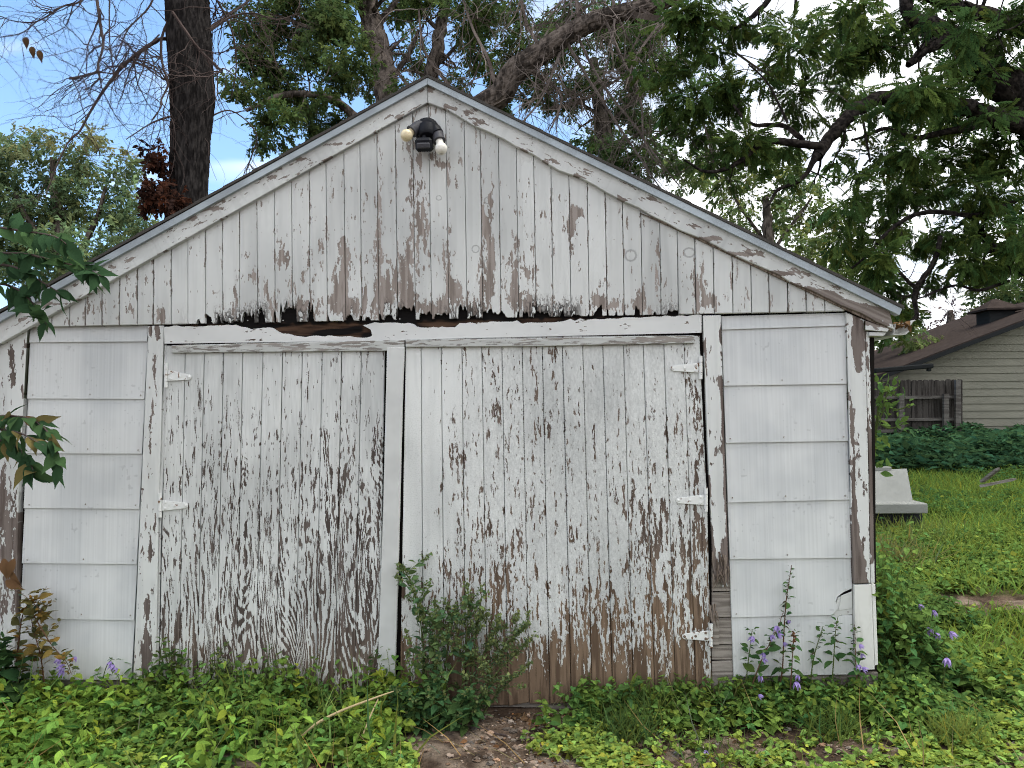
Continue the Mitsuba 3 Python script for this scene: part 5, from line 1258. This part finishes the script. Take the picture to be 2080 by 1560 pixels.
weed(BELL, 'low purple bellflower in the weeds at the right foot of the dirt patch', 'flower', [([(1432, 1545), (1430, 1530), (1431, 1520), (1433, 1512)], -0.55, -0.55)], 0.05, BW, OVATE, seed=14, dens=8, flowers=[(1433, 1524, -0.58, 0.03)])
weed(BELL, 'tiny bellflower with one violet bloom before the right boards of the right door', 'flower', [([(1390, 1470), (1393, 1455), (1396, 1444), (1398, 1436)], -0.2, -0.2)], 0.045, BW, OVATE, seed=15, dens=8, flowers=[(1399, 1440, -0.22, 0.03)])
weed(BELL, 'tiny bellflower with one violet bloom low in front of the tallest spike', 'flower', [([(1534, 1445), (1537, 1430), (1539, 1418), (1541, 1406)], -0.2, -0.2)], 0.045, BW, OVATE, seed=16, dens=8, flowers=[(1541, 1411, -0.22, 0.03)])

GF = (0.11, 0.18, 0.075)
weed('goosefoot', 'tallest goosefoot weed, arching right against the white strip between the doors', 'weed', [([(860, 1470), (862, 1380), (858, 1300), (848, 1230), (826, 1165), (812, 1148)], -0.14, -0.08), ([(862, 1440), (880, 1340), (862, 1260), (836, 1190)], -0.16, -0.12)], 0.07, GF, OVATE, seed=21, dens=13, heads=26, side=1.2)
weed('goosefoot', 'upright goosefoot weed before the left boards of the right door', 'weed', [([(930, 1470), (940, 1380), (948, 1290), (952, 1220), (946, 1180)], -0.16, -0.10), ([(890, 1460), (885, 1360), (882, 1280), (884, 1215)], -0.2, -0.14), ([(920, 1460), (905, 1370), (912, 1290), (925, 1230)], -0.16, -0.12)], 0.07, GF, OVATE, seed=22, dens=13, heads=22, side=1.3)
weed('goosefoot', 'fine-leaved goosefoot weed leaning right across the bare foot of the right door', 'weed', [([(960, 1460), (985, 1390), (1010, 1330), (1050, 1290), (1072, 1262)], -0.18, -0.10), ([(965, 1470), (1000, 1380), (1045, 1330), (1075, 1300)], -0.2, -0.14), ([(955, 1450), (975, 1350), (1000, 1290), (1030, 1270)], -0.15, -0.1), ([(970, 1465), (1010, 1410), (1050, 1370), (1078, 1345)], -0.2, -0.14), ([(950, 1450), (962, 1340), (968, 1270), (985, 1235)], -0.15, -0.1)], 0.05, (0.11, 0.155, 0.075), LANCE, seed=23, dens=24, heads=30, side=2.0)
weed('goosefoot', 'low bushy goosefoot weed at the left edge of the bare dirt', 'weed', [([(840, 1510), (850, 1450), (870, 1410), (885, 1380)], -0.34, -0.28), ([(870, 1510), (885, 1450), (905, 1400)], -0.34, -0.3), ([(900, 1505), (925, 1450), (945, 1415)], -0.34, -0.28), ([(820, 1490), (815, 1430), (810, 1395)], -0.3, -0.26), ([(940, 1490), (960, 1450), (985, 1420)], -0.3, -0.24)], 0.095, (0.062, 0.122, 0.045), OVATE, seed=24, dens=22, heads=8, side=2.4)
weed('tall_weed', 'leafy weed rising before the hinge side of the left door', 'weed', [([(320, 1430), (322, 1380), (326, 1330), (330, 1295)], -0.08, -0.06), ([(345, 1430), (350, 1370), (352, 1320)], -0.08, -0.06)], 0.08, (0.075, 0.125, 0.038), OVATE, seed=25, dens=17, side=0.7)
weed('tall_weed', 'thin feathery weed before the middle of the left door', 'weed', [([(450, 1440), (448, 1390), (444, 1345), (442, 1318)], -0.08, -0.06), ([(470, 1440), (466, 1390), (456, 1340)], -0.08, -0.06), ([(430, 1430), (428, 1380), (432, 1340)], -0.08, -0.06)], 0.05, (0.058, 0.085, 0.04), LANCE, seed=26, dens=22, heads=20, side=0.8)
weed('tall_weed', 'single-stemmed weed before the right half of the left door', 'weed', [([(540, 1440), (538, 1390), (545, 1340), (547, 1305)], -0.07, -0.05)], 0.065, (0.07, 0.115, 0.038), LANCE, seed=27, dens=18, side=0.5)
weed('tall_weed', 'slender weed at the foot of the white strip between the doors', 'weed', [([(735, 1430), (748, 1380), (756, 1345), (760, 1325)], -0.08, -0.07), ([(778, 1420), (776, 1380), (772, 1350)], -0.1, -0.09)], 0.05, (0.06, 0.10, 0.036), OVATE, seed=28, dens=12, side=0.5)
weed('wilting_weed', 'wilting yellow-leaved weed bent before the left shingles', 'weed', [([(30, 1400), (36, 1320), (46, 1250), (62, 1225), (85, 1240)], -0.10, -0.14), ([(90, 1390), (82, 1330), (68, 1280), (60, 1235)], -0.12, -0.1), ([(60, 1235), (80, 1270), (105, 1310), (135, 1345), (145, 1370)], -0.14, -0.2)], 0.085, (0.15, 0.125, 0.045), OVATE, seed=29, dens=20, side=0.6, warm=0.3, stem_m='stem_red')
weed('heart_leaved_weed', 'dark heart-leaved weed at the far lower left before the corner board', 'weed', [([(5, 1420), (8, 1350), (0, 1290)], -0.2, -0.2), ([(30, 1420), (40, 1370), (48, 1330)], -0.2, -0.2), ([(-20, 1420), (-10, 1340), (10, 1310)], -0.2, -0.2)], 0.11, (0.040, 0.085, 0.032), HEART, seed=30, dens=16)
weed('dandelion', 'broad-leaved dandelion with a small yellow bud before the right door', 'weed', [([(1250, 1480), (1245, 1440), (1235, 1410)], -0.18, -0.24), ([(1262, 1480), (1275, 1430), (1285, 1385)], -0.18, -0.16)], 0.15, (0.070, 0.130, 0.040), LANCE, seed=31, dens=22)


def tuft(name, label, px, py, Y, n, h, base, seed, spread=0.07):
    r = np.random.default_rng(seed); c = P(px, py, Y)
    xy = c[:2] + r.normal(size=(n, 2)) * spread
    (V, F), C = blades(r, xy, h * (0.6 + 0.6 * r.random(n)), base, tilt=0.55)
    k = obj(name if name not in scene else numbered(name), (V, F), 'foliage', None, color=C, label=label, cat='grass')


tuft('grass_tuft', 'grass tuft at the right edge of the bare dirt before the right door', 1330, 1450, -0.12, 240, 0.19, (0.115, 0.17, 0.05), 1)
tuft('grass_tuft', 'thin dry-tipped grass tuft at the foot of the rotted jamb', 1450, 1432, -0.06, 160, 0.17, (0.15, 0.16, 0.065), 2)
tuft('grass_tuft', 'grass tuft in the creeping leaves below the right shingles', 1690, 1480, -0.35, 200, 0.16, (0.11, 0.17, 0.045), 3)
tuft('grass_tuft', 'grass tuft right of the dirt nearest the lower frame edge', 1270, 1500, -0.36, 260, 0.15, (0.10, 0.155, 0.045), 4)
tuft('grass_tuft', 'yellowish grass tuft at the far lower right', 1940, 1500, -0.4, 260, 0.15, (0.17, 0.22, 0.055), 5)

tuft('grass_tuft', 'tall rank grass growing in front of the slab seat', 1850, 1082, 4.4, 420, 0.26, (0.17, 0.22, 0.06), 6, 0.28)
tuft('grass_tuft', 'tall brown-green grass beside the garage corner before the slab seat', 1800, 1085, 3.4, 420, 0.30, (0.20, 0.20, 0.075), 7, 0.2)
r = np.random.default_rng(66)
xy = scatter(r, 900, X0 - 0.6, XD0 + 0.3, -1.3, -0.05, lambda x, y: patch(2.0, 61, 0.42, 0.6)(x, y) * bare(x, y))
add_leaves('grass', blades(r, xy, 0.16 + 0.20 * r.random(len(xy)), (0.165, 0.235, 0.065), tilt=0.6), kind='stuff', label='long thin grass blades rising through the weeds at lower left', cat='grass')
xy = scatter(r, 260, X0 - 0.6, XC + 1.8, -1.3, -0.05, lambda x, y: 0.8 + 0 * x)
add_leaves('dry_grass', blades(r, xy, 0.10 + 0.22 * r.random(len(xy)), (0.34, 0.27, 0.14), tilt=1.0, wscale=0.4), kind='stuff', label='dry straw-coloured stems standing among the green weeds', cat='dry grass')

# dry stalks and a twig
for nm, lb, pts, m in (('dry_stalk', 'long straw-coloured dry stalk leaning over the weeds before the left door', [(595, 1508, 6), (640, 1472, 6), (690, 1445, 5), (760, 1418, 4), (800, 1404, 2)], 'straw'),
                       ('dry_stalk', 'short dry stalk standing between the two doors\' weeds', [(738, 1490, 3), (752, 1455, 3), (768, 1420, 2.5)], 'straw'),
                       ('fallen_twig', 'thin dark twig lying on the bare dirt', [(935, 1468, 3), (980, 1470, 4), (1000, 1482, 4), (1030, 1492, 3)], 'twig')):
    p, rr = limb(pts, -0.62 if m == 'straw' else -0.25, -0.50 if m == 'straw' else -0.36, None, 6)
    if m == 'twig': p[:, 2] = gz(p[:, 0], p[:, 1]) + 0.006 - 0.03 * np.exp(-((p[:, 0] - 0.2) / 0.5) ** 2 - ((p[:, 1] + 0.35) / 0.35) ** 2)
    k = numbered(nm); obj(k, tube(p, rr, 6), m, label=lb, cat='stalk' if m == 'straw' else 'twig')

# pebbles and dead leaves on the dirt
r = np.random.default_rng(91)


def dirt_z(x, y):
    return gz(x, y) - 0.03 * np.exp(-((x - 0.2) / 0.5) ** 2 - ((y + 0.35) / 0.35) ** 2)


ico = trimesh.creation.icosphere(1, 1.0); iv, iff = np.array(ico.vertices), np.array(ico.faces)
n = 9000
x = r.uniform(XD0 - 0.1, XC + 1.5, n); y = r.uniform(-1.4, -0.05, n)
keep = r.random(n) < np.where(np.abs(x - 0.15) < 0.6, 1.0, 0.25); x, y = x[keep], y[keep]; n = len(x)
sz = 0.0034 + 0.012 * r.random(n) ** 5
V = (iv[None] * (1 + 0.25 * r.normal(size=(n, len(iv), 1))) * (sz[:, None, None] * np.array([1.3, 1.0, 0.65]))) + np.stack([x, y, dirt_z(x, y) + sz * 0.25], -1)[:, None]
F = iff[None] + (np.arange(n) * len(iv))[:, None, None]
C = np.repeat(tint(r, n, (0.20, 0.155, 0.125), 0.45, 0.12), len(iv), axis=0)
scene['pebble'] = matte({'type': 'mesh_attribute', 'name': 'vertex_color'})
obj('gravel', (V.reshape(-1, 3), F.reshape(-1, 3)), 'pebble', color=C, kind='stuff', label='small pebbles and wood chips on the bare dirt', cat='gravel')
n = 1000
x = np.where(r.random(n) < 0.6, r.normal(0.25, 0.32, n), r.uniform(XD1, XC + 1.4, n)); y = np.where(r.random(n) < 0.5, -0.06 - 0.2 * r.random(n) ** 2, r.uniform(-1.2, 0, n))
add_leaves('leaf_litter', cat3([inst(OVATE, np.stack([x, y, dirt_z(x, y) + 0.006], -1), r.normal(size=(n, 3)) * [1, 1, 0.25], unit(np.array([0, 0, 1.0]) + r.normal(size=(n, 3)) * 0.5), 0.014 + 0.04 * r.random(n) ** 2, tint(r, n, (0.15, 0.09, 0.05), 0.35, 0.2))]), kind='stuff', label='curled brown dead leaves and chips scattered on the dirt', cat='dead leaves')
n = 900
x = r.uniform(XD0, XC + 1.6, n); y = r.uniform(-1.4, -0.05, n)
add_leaves('dry_grass', cat3([inst(BLADE3, np.stack([x, y, dirt_z(x, y) + 0.004], -1), r.normal(size=(n, 3)) * [1, 1, 0.15], np.tile([0.0, 0, 1], (n, 1)) + r.normal(size=(n, 3)) * 0.3, 0.04 + 0.08 * r.random(n), tint(r, n, (0.22, 0.16, 0.09), 0.3, 0.15))]), kind='stuff', label='flattened dry grass blades strewn over the soil', cat='dry grass')

# ------------------------------------------------------------------ vine at the right corner
VN = thing('climbing_vine', 'bright green vine with trailing tips beside the right corner of the garage', 'vine')
rv = np.random.default_rng(77)
tw = []
paths = [([(1768, 1100, 7), (1772, 980, 6), (1777, 900, 6), (1786, 820, 5), (1792, 775, 3)], 1.4, 1.2), ([(1786, 850, 4), (1800, 830, 3), (1825, 832, 3), (1850, 822, 2)], 1.2, 1.1), ([(1788, 862, 4), (1805, 870, 3), (1825, 866, 2), (1836, 858, 2)], 1.2, 1.1), ([(1786, 800, 4), (1805, 795, 3), (1820, 805, 2)], 1.2, 1.2), ([(1790, 840, 3), (1802, 800, 3), (1815, 790, 2)], 1.2, 1.15)]
vl = []
for pts, a, b in paths:
    p, rr = limb(pts, a, b, rv, 6); tw.append((p, rr))
    n = 70 if len(vl) == 0 else 16
    i = rv.integers(len(p) // 3 if len(vl) == 0 else 0, len(p), n)
    vl.append(inst(OVATE, p[i] + rv.normal(size=(n, 3)) * ([0.06, 0.08, 0.06] if len(vl) == 0 else [0.015, 0.02, 0.02]), rv.normal(size=(n, 3)) + [0.5, -0.3, 0], rand_dirs(rv, n) * [0.6, 0.6, 1] + [0, -0.4, 0.6], (0.075 if len(vl) == 0 else 0.035) * (0.6 + 0.6 * rv.random(n)), tint(rv, n, (0.095, 0.165, 0.045), 0.2, 0.15)))
obj('stems', tubes(tw, 5), 'stem_green', VN, kind='stuff')
add_leaves('foliage', cat3(vl), VN, kind='stuff')

# ------------------------------------------------------------------ stone seat, broken planks in the lawn
scene['stone_white'] = matte(proc(lambda p, n, uv: mix((0.28, 0.285, 0.275), (0.19, 0.195, 0.185), fbm(p.x * 7.0, p.y * 7.0, p.z * 7.0, 4))))
scene['dark_block'] = matte((0.035, 0.037, 0.042))
ST = thing('slab_seat', 'pale weathered slab seat with a leaning back on a dark base beyond the garage corner', 'seat')


def slant(pts, Y0, Y1, thick):
    """A slab whose four corners lie at the pixels (front edge first) at the depths Y0 (front) and Y1 (back)."""
    q = np.array([P(*pts[0], Y0), P(*pts[1], Y0), P(*pts[2], Y1), P(*pts[3], Y1)])
    n = unit(np.cross(q[1] - q[0], q[3] - q[0])); n = n if n[1] < 0 else -n
    h = trimesh.convex.convex_hull(np.vstack([q, q - n * thick])); return np.array(h.vertices), np.array(h.faces)


YS = 4.9
obj('back', slant([(1700, 1026), (1855, 1023), (1842, 952), (1700, 956)], YS, YS + 0.42, 0.06), 'stone_white', ST)
c0, c1 = P(1700, 1044, YS - 0.15), P(1882, 1022, YS - 0.15)
obj('seat', rbox(c0[0], c1[0], YS - 0.18, YS + 0.4, c0[2], c1[2], 0.01), 'stone_white', ST)
c2 = P(1874, 1044, YS)
obj('base', rbox(c0[0] + 0.1, c2[0], YS, YS + 0.36, float(gz(c2[0], YS)) - 0.05, c0[2] - 0.003, 0.012), 'dark_block', ST)
c0 = P(1800, 951, YS + 0.42)
obj('cap', rbox(c0[0] - 0.4, c0[0] + 0.06, YS + 0.40, YS + 0.52, c0[2] - 0.03, c0[2] + 0.016, 0.008), 'stone_white', ST)
for lb, a, b, w in (('grey broken plank sticking up out of the lawn', (1995, 978), (2027, 953), 0.10), ('pale broken plank lying flat in the lawn below the upright one', (1990, 988), (2058, 974), 0.07)):
    p, q = P(*a, 7.2), P(*b, 7.0); k = numbered('broken_plank')
    d = unit(q - p); s_ = unit(np.cross(d, [0, 0, 1])); u = np.cross(s_, d)
    v = np.array([o + s_ * sx * w * (0.5 if o is p else 0.42) + u * sz_ * 0.018 for o in (p, q) for sx in (-1, 1) for sz_ in (-1, 1)])
    v = np.vstack([v, [q + d * 0.05 + s_ * 0.02]])
    h = trimesh.convex.convex_hull(v); obj(k, (np.array(h.vertices), np.array(h.faces)), 'bare_grey_plank', label=lb, cat='plank')

# ------------------------------------------------------------------ young tree at the left edge, its leafy shoots before the garage
for nm, c in (('leaf_dark', (0.034, 0.072, 0.034)), ('leaf_mid', (0.058, 0.110, 0.044)), ('leaf_yellow', (0.17, 0.14, 0.055)), ('leaf_brown', (0.15, 0.085, 0.045))):
    scene[nm] = {'type': 'principledthin', 'base_color': rgb(*c), 'roughness': 0.38, 'spec_trans': 0.0, 'diff_trans': 0.6, 'eta': 1.45}
SP = thing('leafy_sapling', 'rough-barked tree at the left edge with large leaves hanging before the garage', 'tree')
tp = [P(-30, 1440, 0.35), P(-22, 1200, 0.35), P(-14, 1000, 0.33), P(-12, 850, 0.32), P(-16, 730, 0.32)]
tp[0][2] = float(gz(tp[0][0], 0.35)) - 0.05
obj('trunk', bark_trunk(smooth_path(tp, 5), np.linspace(0.10, 0.075, 21), sides=36, step=0.02, amp=0.13, fv=7, fa=12, seed=12), 'bark_grey', SP, smooth=True)
BIG = leaf([0.03, 0.135, 0.20, 0.215, 0.185, 0.115, 0.045, 0.0], 0.28, 0.28, 0.02)
rs = np.random.default_rng(14)
bl = mikit.ply(BIG, None, smooth=True)
shoots = [([(-120, 560, 10), (-40, 520, 8), (40, 515, 6), (110, 530, 4), (170, 545, 3), (205, 560, 2)], -0.55, -0.75, 22), ([(-100, 480, 8), (-20, 462, 6), (50, 470, 4), (110, 480, 3), (140, 500, 2)], -0.5, -0.85, 15), ([(-110, 600, 8), (-30, 575, 6), (30, 585, 5), (70, 620, 4), (95, 660, 3)], -0.5, -0.7, 16), ([(-60, 540, 6), (20, 540, 5), (80, 570, 4), (130, 600, 3)], -0.6, -0.7, 10),
          ([(-110, 860, 8), (-40, 850, 7), (20, 845, 5), (70, 855, 4), (105, 890, 3), (125, 950, 2)], -0.5, -0.8, 20), ([(-90, 880, 8), (-20, 890, 6), (30, 905, 4), (60, 940, 3), (70, 965, 2)], -0.5, -0.75, 14), ([(-80, 860, 6), (-10, 870, 5), (40, 880, 4), (90, 905, 3)], -0.55, -0.8, 8)]
MATS = ['leaf_dark', 'leaf_mid', 'leaf_yellow', 'leaf_brown']
for si, (pts, a, b, nl) in enumerate(shoots):
    p, rr = limb(pts, a, b, rs, 6)
    start = np.array(tp[-1] if si < 4 else tp[3])
    con = smooth_path([start, (start + p[0]) / 2 + [-0.12, 0, 0.05], p[0]], 5)
    full = np.vstack([con[:-1], p])
    bk = obj('shoot', tube(full, np.linspace(0.012, 0.0022, len(full)), 6), 'twig', SP)
    nl = int(nl * 1.7)
    for q in range(nl):
        t = 0.3 + 0.7 * (q + 0.5 * rs.random()) / nl
        i = min(int(t * (len(p) - 1)), len(p) - 2)
        o = p[i] + (p[i + 1] - p[i]) * ((t * (len(p) - 1)) % 1)
        tan = unit(p[i + 1] - p[i]); side = (-1) ** q
        d = unit(tan * (0.4 + 0.5 * rs.random()) + np.array([0, -0.25, 0]) * rs.random() + np.array([0.55 * rs.normal(), side * 0.55, -0.45 + 0.55 * rs.normal() + (0.35 if si < 2 and q % 3 == 0 else 0)]))
        nr = unit(np.array([0.35 * rs.normal(), -0.55, 0.75]) + 0.5 * rs.normal(size=3))
        s = unit(np.cross(nr, d)); nn = np.cross(d, s); L = 0.10 + 0.055 * rs.random() * (1.1 - 0.3 * t)
        M = np.eye(4); M[:3, 0], M[:3, 1], M[:3, 2], M[:3, 3] = d * L, s * L, nn * L, o
        u = rs.random()
        m = 'leaf_yellow' if (si >= 4 and u < 0.13) else 'leaf_brown' if (si >= 4 and u < 0.16) else 'leaf_mid' if u > 0.65 else 'leaf_dark'
        key = f'{bk}__leaf'; n_ = 0
        while key in scene: n_ += 1; key = f'{bk}__leaf_{n_:03d}'
        scene[key] = {**bl, 'to_world': T4(M.tolist()), 'bsdf': {'type': 'ref', 'id': m}}
for (x, y) in ((8, 1150), (22, 1172), (12, 1195), (30, 1150)):
    d = unit(np.array([rs.normal() * 0.5, -0.3, -0.8 + 0.4 * rs.normal()])); nr = unit(np.array([rs.normal() * 0.4, -1, 0.3])); s = unit(np.cross(nr, d)); nn = np.cross(d, s)
    M = np.eye(4); M[:3, 0], M[:3, 1], M[:3, 2], M[:3, 3] = d * 0.12, s * 0.12, nn * 0.12, P(x, y - 15, -0.12)
    key = f'{SP}__dead_leaf'; n_ = 0
    while key in scene: n_ += 1; key = f'{SP}__dead_leaf_{n_:03d}'
    scene[key] = {**bl, 'to_world': T4(M.tolist()), 'bsdf': {'type': 'ref', 'id': 'leaf_brown'}}
